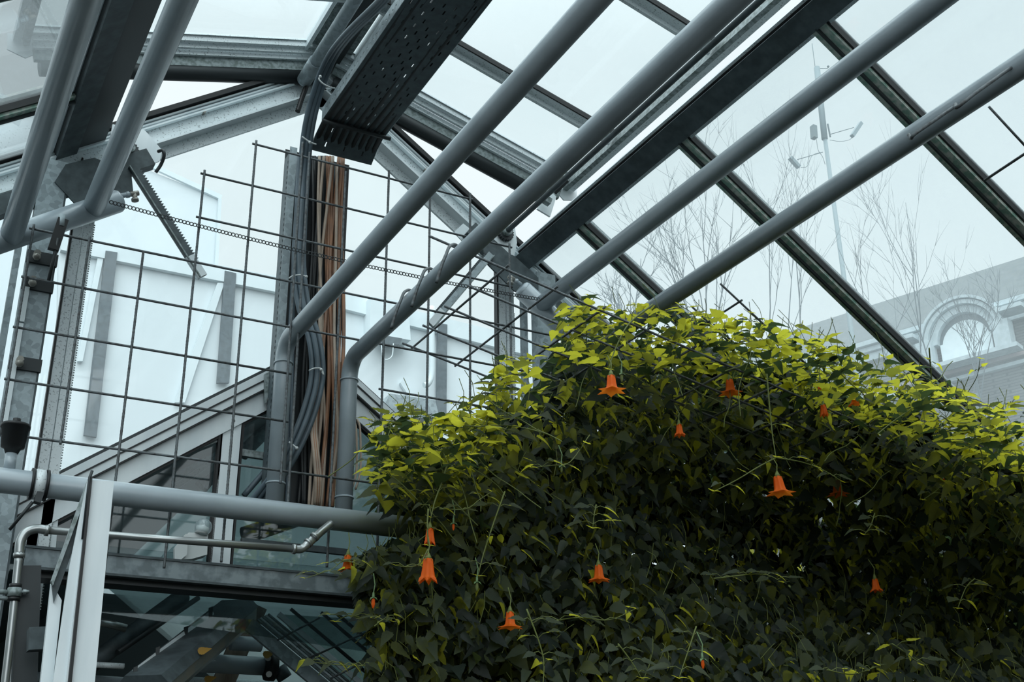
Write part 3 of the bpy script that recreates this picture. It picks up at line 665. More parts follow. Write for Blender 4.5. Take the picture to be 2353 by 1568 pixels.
# white aluminium frame standing open
YF = 3.25
t = thing('open_window_frame', G(160,1500,YF), 'white aluminium frame of an opened window standing in front of the crossbeam', 'window frame')
F_ = lambda x, y, Y=YF: G(x, y, Y)
def quad(P4, name, M, th=.02, d=(0,1,0)): MB().poly(P4, d, th).build(name, M, t)
quad([F_(206,1104), F_(262,1107), F_(215,1600), F_(148,1600)], 'stile', M_aluc, .03)
quad([F_(205,1098), F_(211,1098), F_(160,1600), F_(152,1600)], 'gasket', M_black, .012, (0,-1,0))
quad([F_(201,1104,3.26), F_(206,1104,3.26), F_(151,1600,3.26), F_(118,1600,3.26), F_(160,1300,3.26)], 'stile', M_aluc, .01)
quad([F_(184,1195,3.28), F_(190,1200,3.28), F_(150,1600,3.28), F_(122,1600,3.28)], 'inner_stile', M_aluc, .02)
quad([F_(203,1100,3.27), F_(204,1125,3.27), F_(122,1345,3.27), F_(118,1335,3.27)], 'brace', M_alud, .02)
quad([F_(196,1130,3.29), F_(198,1180,3.29), F_(124,1385,3.29), F_(120,1345,3.29)], 'brace', M_galvd, .02)
quad([F_(118,1340,3.30), F_(142,1380,3.30), F_(118,1600,3.30), F_(90,1600,3.30)], 'inner_stile', M_aluc, .02)
MB().tube([F_(212,1082,3.24), F_(206,1098,3.24), F_(190,1240,3.25)], .004, 8).build('rod', M_dark, t)
# electrical box low behind the frame
t = thing('junction_box', G(80,1470,3.5), 'dark grey box on the column behind the white frame', 'box')
MB().poly([G(68,1442,3.5), G(105,1440,3.5), G(104,1492,3.5), G(66,1494,3.5)], (0,1,0), .05).build('box', M_galvd, t)
MB().poly([G(40,1300,3.62), G(95,1300,3.62), G(85,1600,3.62), G(28,1600,3.62)], (0,1,0), .04).build('back_plate', M_dark, t)

# ------------------------------------------------------------------ the lower house joined to the gable
YL = 4.18
t = thing('lower_gable', G(730,800,YL), 'pale aluminium barge boards of the lower house gable, meeting behind the cables', 'gable frame')
al = math.atan(.727)
ax, az = 1.40, None
pL = G(635, 845, YL); pR = G(817, 900, YL); 
az = pL.z + (ax-pL.x)*.727; 
for s in (-1, 1):
    d = Vector((s*math.cos(al), 0, -math.sin(al))); n = Vector((s*math.sin(al), 0, math.cos(al))); a = Vector((ax, YL, az+.0)); L = 1.75
    for off, wdt, dy, M, nm in ((-.014,.028,-.02,M_aluc,'board'), (-.045,.030,-.03,M_aluc,'board'), (-.098,.070,-.015,M_aluc,'board'), (-.031,.005,-.035,M_black,'joint'), (-.062,.005,-.035,M_black,'joint'), (.008,.012,.0,M_dark,'gasket'), (-.137,.010,-.005,M_black,'gasket')):
        st = .10 if s > 0 else .0
        MB().beam(a+n*off+Vector((0,dy,0))+d*st, a+n*off+Vector((0,dy,0))+d*L, .025, wdt, n).build(nm, M, t)
pc = G(612, 900, YL-.05); 
MB().poly([G(*q, YL-.045) for q in ((606,862),(634,850),(634,912),(606,930))], (0,-1,0), .01).build('corner_plate', M_alud, t)
for q in ((622,872),(617,918),(537,968)): MB().tube([G(*q, YL-.055), G(*q, YL-.068)], .006, 8).build('screw', M_chrome, t)
def mull(x0, x1, yt, yb, nm='mullion', M=M_aluc):
    MB().poly([G(x0+(yt-yb)*-.0, yt, YL-.02), G(x1, yt, YL-.02), G(x1-(yb-yt)*.085, yb, YL-.02), G(x0-(yb-yt)*.085, yb, YL-.02)], (0,1,0), .03).build(nm, M, t)
mull(514, 559, 930, 1310); mull(505, 514, 975, 1310, 'gasket', M_black); mull(559, 564, 955, 1310, 'gasket', M_black)
mull(70, 140, 1120, 1270, 'side_panel')
MB().beam(G(380,1056,YL), G(505,1008,YL), .02, .012, (0,-1,0)).build('rail', M_alud, t)
MB().poly([G(548,1030,YL), G(640,1045,YL), G(640,1060,YL), G(548,1046,YL)], (0,1,0), .02).build('rail', M_alud, t)
MB().poly([G(556,1236,YL), G(800,1262,YL), G(800,1276,YL), G(556,1250,YL)], (0,1,0), .02).build('rail', M_galvd, t)
# glass and dim room behind
wn_ = sroot('window_4', (1.4, YL+.02, -.2))
zb0 = G(450,1272,YL).z
MB().poly([(ax,YL+.02,az-.1),(ax-1.3,YL+.02,az-.1-1.3*.727),(ax-1.3,YL+.02,zb0),(ax+1.6,YL+.02,zb0),(ax+1.6,YL+.02,az-.1-1.6*.727)], (0,1,0), .005).build('pane', M_dglass, wn_)
# lower house: dark back wall, roof with rafters
MB().poly([(-3,8.4,-1.6),(6,8.4,-1.6),(6,8.4,-.4),(-3,8.4,-.4)], (0,1,0), .05)
for s, M_, lb in ((-1, M_dark, 'dark roof slope of the lower house, left of its ridge'), (1, glass('lower roof glass', .5, (.30,.35,.35), (.60,.68,.68)), 'dirty glass roof slope of the lower house, right of its ridge')):
    hr = MB()
    a = Vector((ax, 0, az-.14)); e = a+Vector((s*2.2,0,-1.6))
    hr.poly([Vector((a.x,4.24,a.z)), Vector((e.x,4.24,e.z)), Vector((e.x,8.4,e.z)), Vector((a.x,8.4,a.z))], (s*math.sin(al),0,math.cos(al)), .03)
    tag(hr.build('lower_roof', M_), lb, 'roof')
struct(MB().poly([(-3,8.4,-1.6),(6,8.4,-1.6),(6,8.4,az-.2),(-3,8.4,az-.2)], (0,1,0), .05).build('wall_back', M_dark))
# what shows through its glass
D5 = lambda x, y, Y=4.75: G(x, y, Y)
tag(MB().tube([D5(300,1150), D5(505,1020)], .035, 18).build('roof_pipe', M_galv), 'pale tube running up right behind the lower gable glass under the board', 'pipe')
tag(MB().tube([D5(555,1045), D5(645,955)], .03, 18).build('roof_pipe', M_galv), 'pale tube behind the small pane right of the white mullion', 'pipe')
for k, (a, b) in enumerate((((180,1215),(330,1120)), ((175,1235),(345,1128)), ((380,1120),(500,1040)), ((395,1128),(500,1052)))):
    tag(MB().beam(D5(*a), D5(*b), .012, .02).build('glazing_strip', M_alu), ['upper thin aluminium strip behind the glass left of the white frame top','lower thin aluminium strip behind the glass left of the white frame top','upper thin aluminium strip behind the glass beside the two small boxes','lower thin aluminium strip behind the glass beside the two small boxes'][k], 'strip')
for k, P4 in enumerate(([(455,1105),(475,1092),(493,1108),(478,1127)], [(470,1098),(490,1083),(498,1100),(485,1112)])):  # two light reflections, built as solid grey boxes
    tag(MB().poly([D5(*q, 4.7) for q in P4], (0,1,0), .05).build('small_box', M_galv), ['lower small grey box behind the dark glass beside the white mullion','upper small grey box behind the dark glass beside the white mullion'][k], 'box')
for k, (a, b) in enumerate((((560,1140),(640,1050)), ((585,1150),(660,1070)))):
    tag(MB().tube(smooth_path([G(*a,4.2), G((a[0]+b[0])/2+4,(a[1]+b[1])/2-6,4.18), G(*b,4.12)], 5), .011, 10).build('grey_cable', M_cgrey), ['upper dark cable running down left below the rebar mesh','lower dark cable running down left below the rebar mesh'][k], 'cable')
tag(MB().tube([G(560,1232,4.45), G(700,1185,4.45)], .035, 16).build('dark_duct', M_galvd), 'dark round duct below the thick pipe behind the glass', 'duct')
# bulkhead lamp
t = thing('bulkhead_lamp', G(440,1270,4.06), 'white bulkhead lamp with a clear glass dome behind the water pipe', 'lamp')
B = lambda x, y, Y=4.06: G(x, y, Y)
MB().poly([B(418,1240), B(434,1224), B(478,1226), B(476,1275), B(440,1285), B(412,1287)], (0,1,0), .06).build('housing', M_tie, t)
MB().poly([B(398,1262), B(424,1230), B(430,1232), B(426,1278), B(412,1290), B(398,1288)], (0,-1,0), .02).build('bracket', M_tie, t)
MB().tube([B(462,1228), B(466,1212)], .022, 14).build('socket', M_tie, t)
MB().ball(B(467,1212), .030, 16, 10).build('glass_dome', glass('lamp glass', .25, gl=.3), t)
MB().ball(B(467,1214), .012, 10, 6).build('bulb', M_lamp, t)
# fluorescent fitting hanging below the crossbeam
t = thing('tube_lamp_fitting', G(450,1480,4.25), 'long grey tube lamp fitting with dirty cover and dead leaves, below the crossbeam', 'lamp')
Q = lambda x, y, Y=4.3: G(x, y, Y)
M_cover = glass('dirty lamp cover', .85, (.20,.25,.24), (.7,.8,.78), .2, 8)
a0, a1 = Q(335,1578,4.0), Q(545,1395,4.6)
d = (a1-a0).normalized(); 
MB().prof(Q(330,1590,3.95), Q(545,1412,4.6), [(-.075,.02),(-.06,-.035),(-.02,-.055),(.05,-.05),(.075,-.02),(.08,.02)], (0,0,1)).build('cover', mat('dirty clear cover', (.10,.13,.125), .35, 0, ('noise', 9, (.17,.15,.11), .45, .62)), t)
MB().prof(Q(330,1574,3.95), Q(545,1396,4.6), [(-.085,.0),(.085,.0),(.06,.03),(-.06,.03)], (0,0,1)).build('housing', M_galvd, t)
MB().poly([Q(305,1540,4.0), Q(488,1402,4.45), Q(496,1424,4.45), Q(312,1562,4.0)], (0,1,0), .012).build('side_rail', M_aluc, t)
for x, y in ((362,1500),(427,1453),(484,1408),(311,1545)):
    f = (x-305)/183.; MB().poly([Q(x-5,y-10,3.98+.45*f), Q(x+5,y-14,3.98+.45*f), Q(x+3,y+10,3.98+.45*f), Q(x-5,y+16,3.98+.45*f)], (0,-1,0), .006).build('clip', M_dark, t)
M_dleaf = mat('dead leaf', (.35,.20,.03), .7)
# other pipes and bars in the lowest strip of the picture
def lowpipe(name, label, a, b, r, Ya, Yb=None, M=M_pipe):
    tag(MB().tube([G(*a, Ya), G(*b, Yb or Ya)], r, 20).build(name, M), label, 'pipe')
lowpipe('steam_pipe', 'dark diagonal pipe below the crossbeam left of the tube lamp', (205,1530), (420,1370), .032, 4.45, 4.7, M_galvd)
lowpipe('steam_pipe', 'thin dark pipe just right of the dark diagonal pipe', (270,1500), (455,1375), .010, 4.45, 4.7, M_dark)
lowpipe('steam_pipe', 'grey horizontal pipe at the bottom edge left of the tube lamp', (80,1556), (330,1570), .017, 4.6)
lowpipe('steam_pipe', 'grey horizontal pipe right of the tube lamp ending at a black coupling', (440,1523), (612,1532), .036, 4.75)
lowpipe('steam_pipe', 'short grey pipe behind the end of the tube lamp', (530,1478), (600,1482), .030, 4.9)
lowpipe('steam_pipe', 'light thin pipe just above the bottom edge right of the white frame', (215,1528), (285,1532), .010, 4.4, None, M_alu)
lowpipe('steam_pipe', 'light pipe on the bottom edge below the tube lamp', (420,1566), (620,1576), .02, 5.1, None, M_alu)
lowpipe('flexible_hose', 'short ribbed metal hose right of the white frame', (225,1428), (290,1445), .014, 4.4, None, M_chrome)
t = thing('pipe_coupling', G(625,1545,4.7), 'black coupling at the bottom beside the sloping galvanised rail', 'coupling')
MB().tube([G(612,1532,4.7), G(632,1534,4.7)], .055, 12).build('flange', M_black, t)
for q in ((616,1513),(618,1550)): MB().tube([G(*q,4.62), G(*q,4.6)], .012, 8).build('bolt', M_chrome, t)
MB().tube([G(640,1535,4.7), G(655,1560,4.7)], .03, 12).build('body', M_galvd, t)
for k, (a, b, wd) in enumerate((((545,1385),(470,1600),.09),)):
    tag(MB().beam(G(590,1392,5.0), G(500,1600,5.0), wd, .02, (0,-1,0)).build('wooden_board', M_wood), 'weathered brown board slanting behind the grey pipe at the bottom', 'board')
t = thing('sloping_rail', G(600,1430,4.5), 'galvanised sloping rail with aluminium glazing strips below the crossbeam end', 'rail')
dR = Vector((math.cos(PA), 0, -math.sin(PA)))
MB().beam(G(572,1436,4.5), G(572,1436,4.5)+dR*.75, .02, .05, (math.sin(PA),0,math.cos(PA))).build('rail', M_galv, t)
for k in range(5):
    q = G(592+k*6, 1424-k*3, 4.48); MB().beam(q, q+dR*.8, .012, .007, (math.sin(PA),0,math.cos(PA))).build('glazing_strip', M_alu if k % 2 else M_alud, t)
q = G(640,1412,4.46); MB().beam(q, q+dR*.8, .012, .02, (math.sin(PA),0,math.cos(PA))).build('glazing_strip', M_aluc, t)
for k, (x, y) in enumerate(((668,1400),(738,1408),(775,1412))):
    q = G(x, y, 4.5); MB().beam(q, q+dR*.7, .012, .010, (math.sin(PA),0,math.cos(PA))).build('glazing_bar', M_black, t)
MB().poly([G(640,1412,4.5), G(850,1425,4.5), G(850,1600,4.5), G(790,1600,4.5)], (0,1,0), .006).build('pane', glass('green tinged glass', .35, (.22,.29,.28), (.75,.85,.83), .2, 6), t)
for k, (a, b) in enumerate((((637,1472),(735,1420)), ((695,1520),(850,1450)), ((760,1560),(850,1515)))):
    tag(MB().tube([G(*a,4.35), G(*b,4.35)], .0042, 6).build('wire_rod', M_rebar), ['topmost thin rod crossing the sloping glass at the bottom','middle thin rod crossing the sloping glass at the bottom','lowest thin rod crossing the sloping glass at the bottom'][k], 'rod')

# ------------------------------------------------------------------ outside, left: pale buildings beyond the gable glass
YO = 9.2
t = thing('neighbour_building', G(200,900,YO+1), 'tall pale rendered building seen through the gable glass at the left', 'building')
n_ = (0, 1, 0)
MB().poly([G(-160,150,YO+1), G(50,247,YO+1), G(350,395,YO+1), G(508,457,YO+1), G(497,640,YO+1), G(480,1200,YO+1), G(-250,1200,YO+1)], n_, 2.).build('wall', M_white, t)
MB().beam(G(-160,147,YO+.98), G(508,455,YO+.98), .03, .05).build('roof_edge', M_pale, t)
MB().beam(G(505,457,YO+.97), G(495,640,YO+.97), .03, .03, (0,-1,0)).build('corner_trim', M_pale, t)
YP = 8.7
t = thing('glazed_annex', G(600,900,YP), 'pale glazed annex wall with dark upright window strips behind the gable glass', 'building')
def qp(P4, name, M, th=.05, Y=YP): MB().poly([G(x, y, Y) for x, y in P4], n_, th).build(name, M, t)
qp([(140,538),(640,636),(1300,800),(1300,838),(640,672),(140,574)], 'parapet', M_pale, .08, YP-.05)
qp([(135,574),(640,672),(1300,838),(1300,1300),(120,1300)], 'wall_panel', M_white, .05)
for P4 in ([(243,576),(270,580),(222,1005),(193,1000)], [(517,622),(543,628),(527,880),(499,880)], [(1007,742),(1028,746),(1026,955),(1004,950)]):
    qp(P4, 'window_strip', M_ppost, .03, YP-.06)
for P4 in ([(500,650),(516,650),(425,925),(402,925)], [(225,590),(238,592),(190,830),(178,830)], [(930,870),(985,960),(980,975),(920,880)]):
    qp(P4, 'brace', M_pale, .03, YP-.04)
t2 = t
t = thing('wall_cabinet', G(900,740,YP-.2), 'pale grey metal cabinet fixed on the annex wall between the pipe and the rack', 'cabinet')
MB().poly([G(x, y, YP-.15) for x, y in ((852,682),(938,694),(944,782),(850,766))], n_, .15).build('body', M_pale, t)
MB().poly([G(x, y, YP-.2) for x, y in ((878,770),(925,778),(918,792),(885,790))], n_, .1).build('socket', M_ppost, t)
MB().tube(smooth_path([G(876,792,YP-.2), G(882,825,YP-.2), G(900,820,YP-.2), G(904,790,YP-.2)], 6), .005, 5).build('cable', M_pale, t)
tag(MB().tube(smooth_path([G(992,705,YP-.2), G(992,800,YP-.2), G(992,860,YP-.2), G(984,882,YP-.2), G(974,886,YP-.2)], 5), .025, 12).build('drain_pipe', M_pale), 'pale drain pipe with a bent foot on the annex wall', 'pipe')
tag(MB().poly([G(x, y, 5.6) for x, y in ((896,905),(1000,920),(1010,960),(870,960))], n_, .3).build('roof_unit', M_galv), 'grey slanted metal unit low behind the gable glass above the leaves', 'unit')

# ------------------------------------------------------------------ outside, right: mast, trees, brick house
YT = 22.
t = thing('light_mast', G(1960,900,YT), 'tall pale mast with two floodlights and a control box beyond the roof glass', 'mast')
K = lambda x, y, Y=YT: G(x, y, Y)
kq = K(1975,900); MB().tube([(kq.x,kq.y,-1.75), kq, K(1889,270)], [.09,.075,.06], 12).build('pole', M_mast, t)
MB().tube([K(1895,320), K(1877,155)], .09, 8).build('lattice_top', M_mast, t)
MB().tube([K(1884,240), K(1866,100)], .012, 6).build('antenna', M_mastd, t)
MB().ball(K(1876,157), .05, 10, 6).tube([K(1876,157), K(1902,158)], .012, 6).ball(K(1903,153), .04, 8, 5).build('wind_sensor', M_mastd, t)
MB().beam(K(1869,290), K(1871,318), .14, .16, (0,-1,0)).build('control_box', M_mastd, t)
MB().beam(K(1902,285), K(1908,315), .03, .04, (0,-1,0)).build('bracket', M_mastd, t)
for a, b, c_, d_ in (((1907,309),(1962,293),(1958,313),(1978,283)), ((1890,350),(1832,367),(1815,362),(1836,385))):
    MB().tube([K(*a), K(*b)], .012, 6).build('arm', M_mastd, t)
    MB().beam(K(*c_), K(*d_), .11, .12, (0,-1,0)).build('floodlight', M_mast, t)
for P_ in (((1907,322),(1930,325),(1950,322),(1960,315)), ((1876,320),(1880,345),(1890,360),(1896,378)), ((1840,385),(1855,382),(1866,358),(1885,350))):
    MB().tube(smooth_path([K(*q) for q in P_], 5), .008, 5).build('cable', M_mastd, t)

def tree(label, base, top, seed, n0, Yt, spread):
    rnd = random.Random(seed); b = MB(); S0 = G(*base, Yt); S1 = G(*top, Yt); Ht = (S1-S0).length
    def grow(p, d, L, r, lvl):
        pts = [p]; q = p.copy(); dd = d.copy(); n = 5
        for i in range(n):
            dd = (dd+Vector((rnd.uniform(-1,1), rnd.uniform(-1,1), rnd.uniform(-.2,.8)))*.10).normalized(); q = q+dd*(L/n); pts.append(q.copy())
        b.tube(pts, [r*.8*(1-.75*i/n) for i in range(n+1)], 4 if lvl else 6, caps=False)
        if lvl >= 3: return
        k = 3 if lvl < 2 else 2
        for i in range(k+rnd.randint(0, 2)):
            f = rnd.uniform(.25, .95); j = min(n-1, int(f*n)); o = pts[j].lerp(pts[j+1], f*n-j)
            nd = (dd+Vector((rnd.uniform(-1,1), rnd.uniform(-1,1), rnd.uniform(-.1,.7)))*spread).normalized()
            grow(o, nd, L*rnd.uniform(.4, .62), r*.55*(1-.5*f)+.002, lvl+1)
    for i in range(n0):
        grow(S0+Vector((rnd.uniform(-.5,.5), rnd.uniform(-.5,.5), 0))*Ht*.12, Vector((rnd.uniform(-.28,.28), rnd.uniform(-.28,.28), 1)).normalized(), Ht*rnd.uniform(.75, 1.02), .022, 0)
    t = thing('bare_tree', S0, label, 'tree', 'bare winter trees'); b.build('branches', M_bark, t)
    MB().tube([(S0.x,S0.y,-1.7), S0+Vector((0,0,.3))], [.16,.05], 10).build('trunk', M_bark, t)
tree('bare tree behind the two right pipes, its twigs left of the glazing bar', (1640,880), (1620,480), 5, 6, 15., .75)
tree('bare tree right of the mast in front of the slate roof', (2130,920), (2170,500), 8, 3, 16., .6)
tree('bare tree directly beside the mast foot with upright twigs', (1800,880), (1815,470), 15, 3, 17., .65)
tree('small bare tree low in front of the arched dormer', (2250,940), (2230,700), 23, 4, 14., .7)
tree('bare tree farthest left, low above the leaves between the two right pipes', (1450,800), (1470,620), 31, 4, 15., .8)

# brick house on an upright facade plane
hz = 1960; dv = ray(-2100, hz); dv = Vector((dv.x, dv.y, 0)).normalized(); p0 = G(2150, 800, 34.); nf = Vector((dv.y, -dv.x, 0))
if nf.dot(ray(2150,800)) < 0: nf = -nf
def FQ(x, y, o=0): return PL(x, y, p0-nf*o, nf)
t = thing('brick_house', FQ(2150, 900), 'brick house with a grey slate roof and pale cornice beyond the lawn at the right', 'building')
ux = (FQ(2353,800)-FQ(1900,900)); ux.z = 0; ux.normalize()
zc_ = FQ(2353, 690).z; zr_ = None
XL_, XR_ = FQ(1560, 900), FQ(2700, 800)
def fp(base, z): return Vector((base.x, base.y, z))
MB().poly([fp(XL_, -1.7), fp(XR_, -1.7), fp(XR_, zc_), fp(XL_, zc_)], nf, 3.).build('wall', M_brick, t)
# roof slopes back from the cornice; ridge found on the line seen in the photograph
back = 3.2; n3 = nf; pr = PL(2353, 595, p0+nf*back, nf); zr_ = pr.z
MB().poly([fp(XL_, zc_)-nf*.5, fp(XR_, zc_)-nf*.5, fp(XR_, zr_)+nf*back, fp(XL_, zr_)+nf*back], (0,0,1), .1).build('roof', M_slate, t)
for dz_, pj, hh in ((-.05,.55,.22),(-.30,.35,.22),(-.62,.18,.35)):
    MB().beam(fp(XL_, zc_+dz_)-nf*pj/2, fp(XR_, zc_+dz_)-nf*pj/2, pj, hh).build('cornice', M_stone, t)
zb2_ = FQ(2353, 815).z
for dz_ in (0, -.35): MB().beam(fp(XL_, zb2_+dz_)-nf*.12, fp(XR_, zb2_+dz_)-nf*.12, .25, .16).build('string_course', M_stone if dz_ else mat('pinkish brick band', (.36,.29,.29), .9), t)
t3 = t
# arched dormer window
zs = FQ(2230, 790).z; cx = FQ(2222, 790, .6); 
t = thing('arched_dormer', cx, 'pale arched dormer window with moulded surround on the brick house', 'window')
wd = (FQ(2290,780,.6)-FQ(2160,815,.6)).length/2
def arch(r_out, r_in, z0, depth, o, name, M):
    P_ = []; n = 18
    for k in range(n+1): a = math.pi*k/n; P_.append(cx+ux*(r_out*math.cos(a))+Vector((0,0,z0-cx.z+r_out*math.sin(a)))-nf*o)
    if r_in:
        Q_ = [cx+ux*(r_in*math.cos(math.pi*k/n))+Vector((0,0,z0-cx.z+r_in*math.sin(math.pi*k/n)))-nf*o for k in range(n+1)]
        b = MB()
        for k in range(n): b.poly([P_[k], P_[k+1], Q_[k+1], Q_[k]], nf, depth)
        b.build(name, M, t)
    else: MB().poly(P_, nf, depth).build(name, M, t)
arch(wd*.95, 0, zs, .1, .02, 'glass', M_ppost); arch(wd*.84, 0, zs-wd*.14, .04, .05, 'blind', M_pale)
MB().beam(fp(cx-ux*wd*.9, zs-.5)-nf*.1, fp(cx+ux*wd*.9, zs-.5)-nf*.1, .04, 1.0).build('blind', M_pale, t)
arch(wd*1.18, wd*.93, zs, .5, .3, 'arch_surround', M_stone); arch(wd*1.35, wd*1.2, zs, .8, .5, 'arch_moulding', M_stone); arch(wd*1.48, wd*1.38, zs, .9, .6, 'arch_moulding', M_stone)
for s in (-1, 1):
    q = cx+ux*(s*wd*1.35); MB().beam(fp(q, zs-1.1)-nf*.3, fp(q, zs+.2)-nf*.3, wd*.55, .6, nf).build('pier', M_stone, t)
    q = cx+ux*(s*wd*1.9); MB().beam(fp(q-ux*.6, zs+.55)-nf*.4, fp(q+ux*.4, zs+.55)-nf*.4, .9, .18).build('ledge', M_stone, t)
MB().beam(fp(cx-ux*wd*1.8, zs-1.05)-nf*.3, fp(cx+ux*wd*1.8, zs-1.05)-nf*.3, .7, .18).build('sill', M_stone, t)

# ------------------------------------------------------------------ the vine
def lerp_tab(tab, x):
    if x <= tab[0][0]: return tab[0][1]
    for (a, b), (c, d) in zip(tab[:-1], tab[1:]):
        if x <= c: return b+(d-b)*(x-a)/(c-a)
    return tab[-1][1]
TOP = [(600,1240),(740,1260),(800,1180),(850,985),(890,965),(950,940),(1000,970),(1080,925),(1130,880),(1160,830),(1220,835),(1270,760),(1300,715),(1340,690),(1420,720),(1500,715),(1600,715),(1700,745),(1760,745),(1880,780),(1950,825),(2050,850),(2120,868),(2190,905),(2260,940),(2353,950),(2500,960)]
LEFT = [(930,860),(1000,860),(1100,868),(1150,880),(1190,950),(1225,985),(1245,880),(1290,790),(1330,830),(1400,845),(1480,860),(1568,850),(1760,850)]
def sm(a, b, x): t = max(0, min(1, (x-a)/(b-a))); return t*t*(3-2*t)
def YR(x, y):
    d = ray(x, y); k = d.z+TP*d.x
    return 9. if k <= 0 else d.y*((RZ+TP*RX)/k)-.09
def front(x, y):
    t = y-lerp_tab(TOP, x)
    Y = 3.12+.33*sm(40, 260, t)
    Y += .50*math.exp(-((x-1900)/300.)**2-((y-1245)/120.)**2)
    Y += .25*math.exp(-((x-1550)/160.)**2-((y-1130)/90.)**2)
    Y -= .40*sm(1380, 1600, y)*sm(1300, 1900, x)
    Y -= .22*sm(1900, 2350, x)*sm(1000, 1200, y)
    return min(Y, YR(x, y)-.42)
OUT = [(0,0),(.06,.19),(.18,.28),(.34,.27),(.50,.215),(.66,.15),(.83,.075),(1,0)]
def leaf_template(serr=0., fold=.25, curl=.15, wide=1., seed=0):
    rnd = random.Random(seed); V = []; F = []
    pts = []
    for i, (u, v_) in enumerate(OUT):
        if serr and 0 < i < len(OUT)-1: pts += [(u-.025, v_*1.05), (u+.02, v_*.93)]
        else: pts.append((u, v_))
    n = len(pts)
    mid = [(u, 0, -curl*u*u) for u, v_ in pts]
    L_ = [(u, v_*wide, v_*fold-curl*u*u+rnd.uniform(-.02,.02)) for u, v_ in pts]; R_ = [(u, -v_*wide, v_*fold-curl*u*u+rnd.uniform(-.02,.02)) for u, v_ in pts]
    V = mid+L_[1:-1]+R_[1:-1]; k = n-2
    for i in range(n-1):
        for o, flip in ((n, 0), (n+k, 1)):
            a, b = i, i+1; c = o+i if i+1 <= k else None; d = o+i-1 if i > 0 else None
            f = [a, b]+([c] if c is not None else [])+([d] if d is not None else [])
            if len(f) > 2: F.append(f if not flip else f[::-1])
    return np.array(V), F
TPL = [leaf_template(1, .22, .12, 1.0, 1), leaf_template(1, .35, .25, .85, 2), leaf_template(1, .12, .05, 1.15, 3), leaf_template(1, .45, .30, .75, 4)]
class Leaves:
    def __init__(s): s.V = []; s.F = []; s.T = []; s.n = 0
    def add(s, p, ax, nr, size, tint):
        ax = Vector(ax).normalized(); y = Vector(nr).cross(ax)
        if y.length < 1e-4: y = Vector((1,0,0)).cross(ax)
        y.normalize(); z = ax.cross(y)
        V, F = TPL[random.randrange(4)]
        A = np.array([ax, y, z])*size; W = V@A+np.array(p); s.V.append(W); s.F += [[i+s.n for i in f] for f in F]; s.T.append(np.full(len(V), tint)); s.n += len(V)
    def build(s, name, parent, M=None):
        V = np.concatenate(s.V); o0 = np.array(root_of(parent)); me = bpy.data.meshes.new(name)
        me.from_pydata((V-o0).tolist(), [], s.F); at = me.attributes.new('tint', 'FLOAT', 'POINT'); at.data.foreach_set('value', np.concatenate(s.T).astype(np.float32))
        me.materials.append(M or M_leaf); me.polygons.foreach_set('use_smooth', [True]*len(me.polygons)); me.update()
        o = bpy.data.objects.new(name, me); C.objects.link(o); o.parent = parent; return o
random.seed(21)
vine = thing('climbing_vine', (2.4, 3.3, -.4), 'dense green climbing vine with orange bell flowers covering the trellis at the right', 'vine')
LV = Leaves(); ST = MB()
def rdir(): 
    a = random.uniform(0, 2*math.pi); return Vector((math.cos(a), math.sin(a), 0))
N = 0
while N < 17500:
    x = random.uniform(700, 2470); y = random.uniform(660, 1720)
    T0 = lerp_tab(TOP, x); tt = y-T0
    if tt < random.uniform(-22, 12) or x < lerp_tab(LEFT, y)+random.uniform(-25, 30): continue
    if tt < 60 and random.random() < .25: continue
    f = front(x, y)
    th = .60 if tt > 150 else .42
    Yv = f+th*random.random()
    if tt < 130: Yv = min(3.02, YR(x, y)-.5)+random.random()*(.5 if tt < 60 else .62)
    if x < 1250: Yv = min(Yv, 3.72)
    if y > 1120 and x < 1000: Yv = min(max(Yv, 3.3), 3.62)
    Yv = min(Yv, YR(x, y)); p = G(x, y, Yv)
    size = random.uniform(.050, .088)*(1 if tt > 120 else .85)
    if tt < 140:
        ax = rdir()+Vector((0,0,random.uniform(-.35,.35))); nr = Vector((random.uniform(-.5,.5), random.uniform(-.5,.5), 1))
    else:
        k = sm(100, 350, tt); ax = rdir()*random.uniform(.5,1)+Vector((0,-.15,-.25-.75*k*random.random())); nr = Vector((random.uniform(-.8,.5), -.25-.8*k*random.random(), random.uniform(.1,1)))
    if 1180 < x < 1760 and tt < 190 and p.z < 2.10-.2035*p.x and random.random() < .62: continue
    LV.add(p, ax, nr, size, random.random()); N += 1
    if N % 9 == 0:
        q = p+Vector((random.uniform(-.06,.06), random.uniform(-.05,.05), random.uniform(.03,.12))); ST.tube([p, p.lerp(q, .5)+Vector((.01,0,.01)), q], .0013, 4, caps=False)
LV.build('foliage', vine)
LB = Leaves(); N = 0                             # broad leaves added deep inside to block light and view
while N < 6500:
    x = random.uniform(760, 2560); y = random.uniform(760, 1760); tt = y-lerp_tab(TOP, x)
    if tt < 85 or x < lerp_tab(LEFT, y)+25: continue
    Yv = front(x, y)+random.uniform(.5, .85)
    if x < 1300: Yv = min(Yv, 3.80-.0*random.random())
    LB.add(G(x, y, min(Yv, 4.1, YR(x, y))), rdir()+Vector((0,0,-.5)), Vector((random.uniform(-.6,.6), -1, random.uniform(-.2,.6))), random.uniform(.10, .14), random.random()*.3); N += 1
for _ in range(4200):                            # unseen leaves added beside the viewer to shade the front of the vine
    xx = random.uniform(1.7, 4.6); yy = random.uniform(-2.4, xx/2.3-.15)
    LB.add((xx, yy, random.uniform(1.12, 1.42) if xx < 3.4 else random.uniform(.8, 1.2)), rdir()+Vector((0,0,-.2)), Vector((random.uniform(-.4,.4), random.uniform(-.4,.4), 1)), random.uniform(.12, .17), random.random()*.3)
LB.build('inner_foliage', vine)
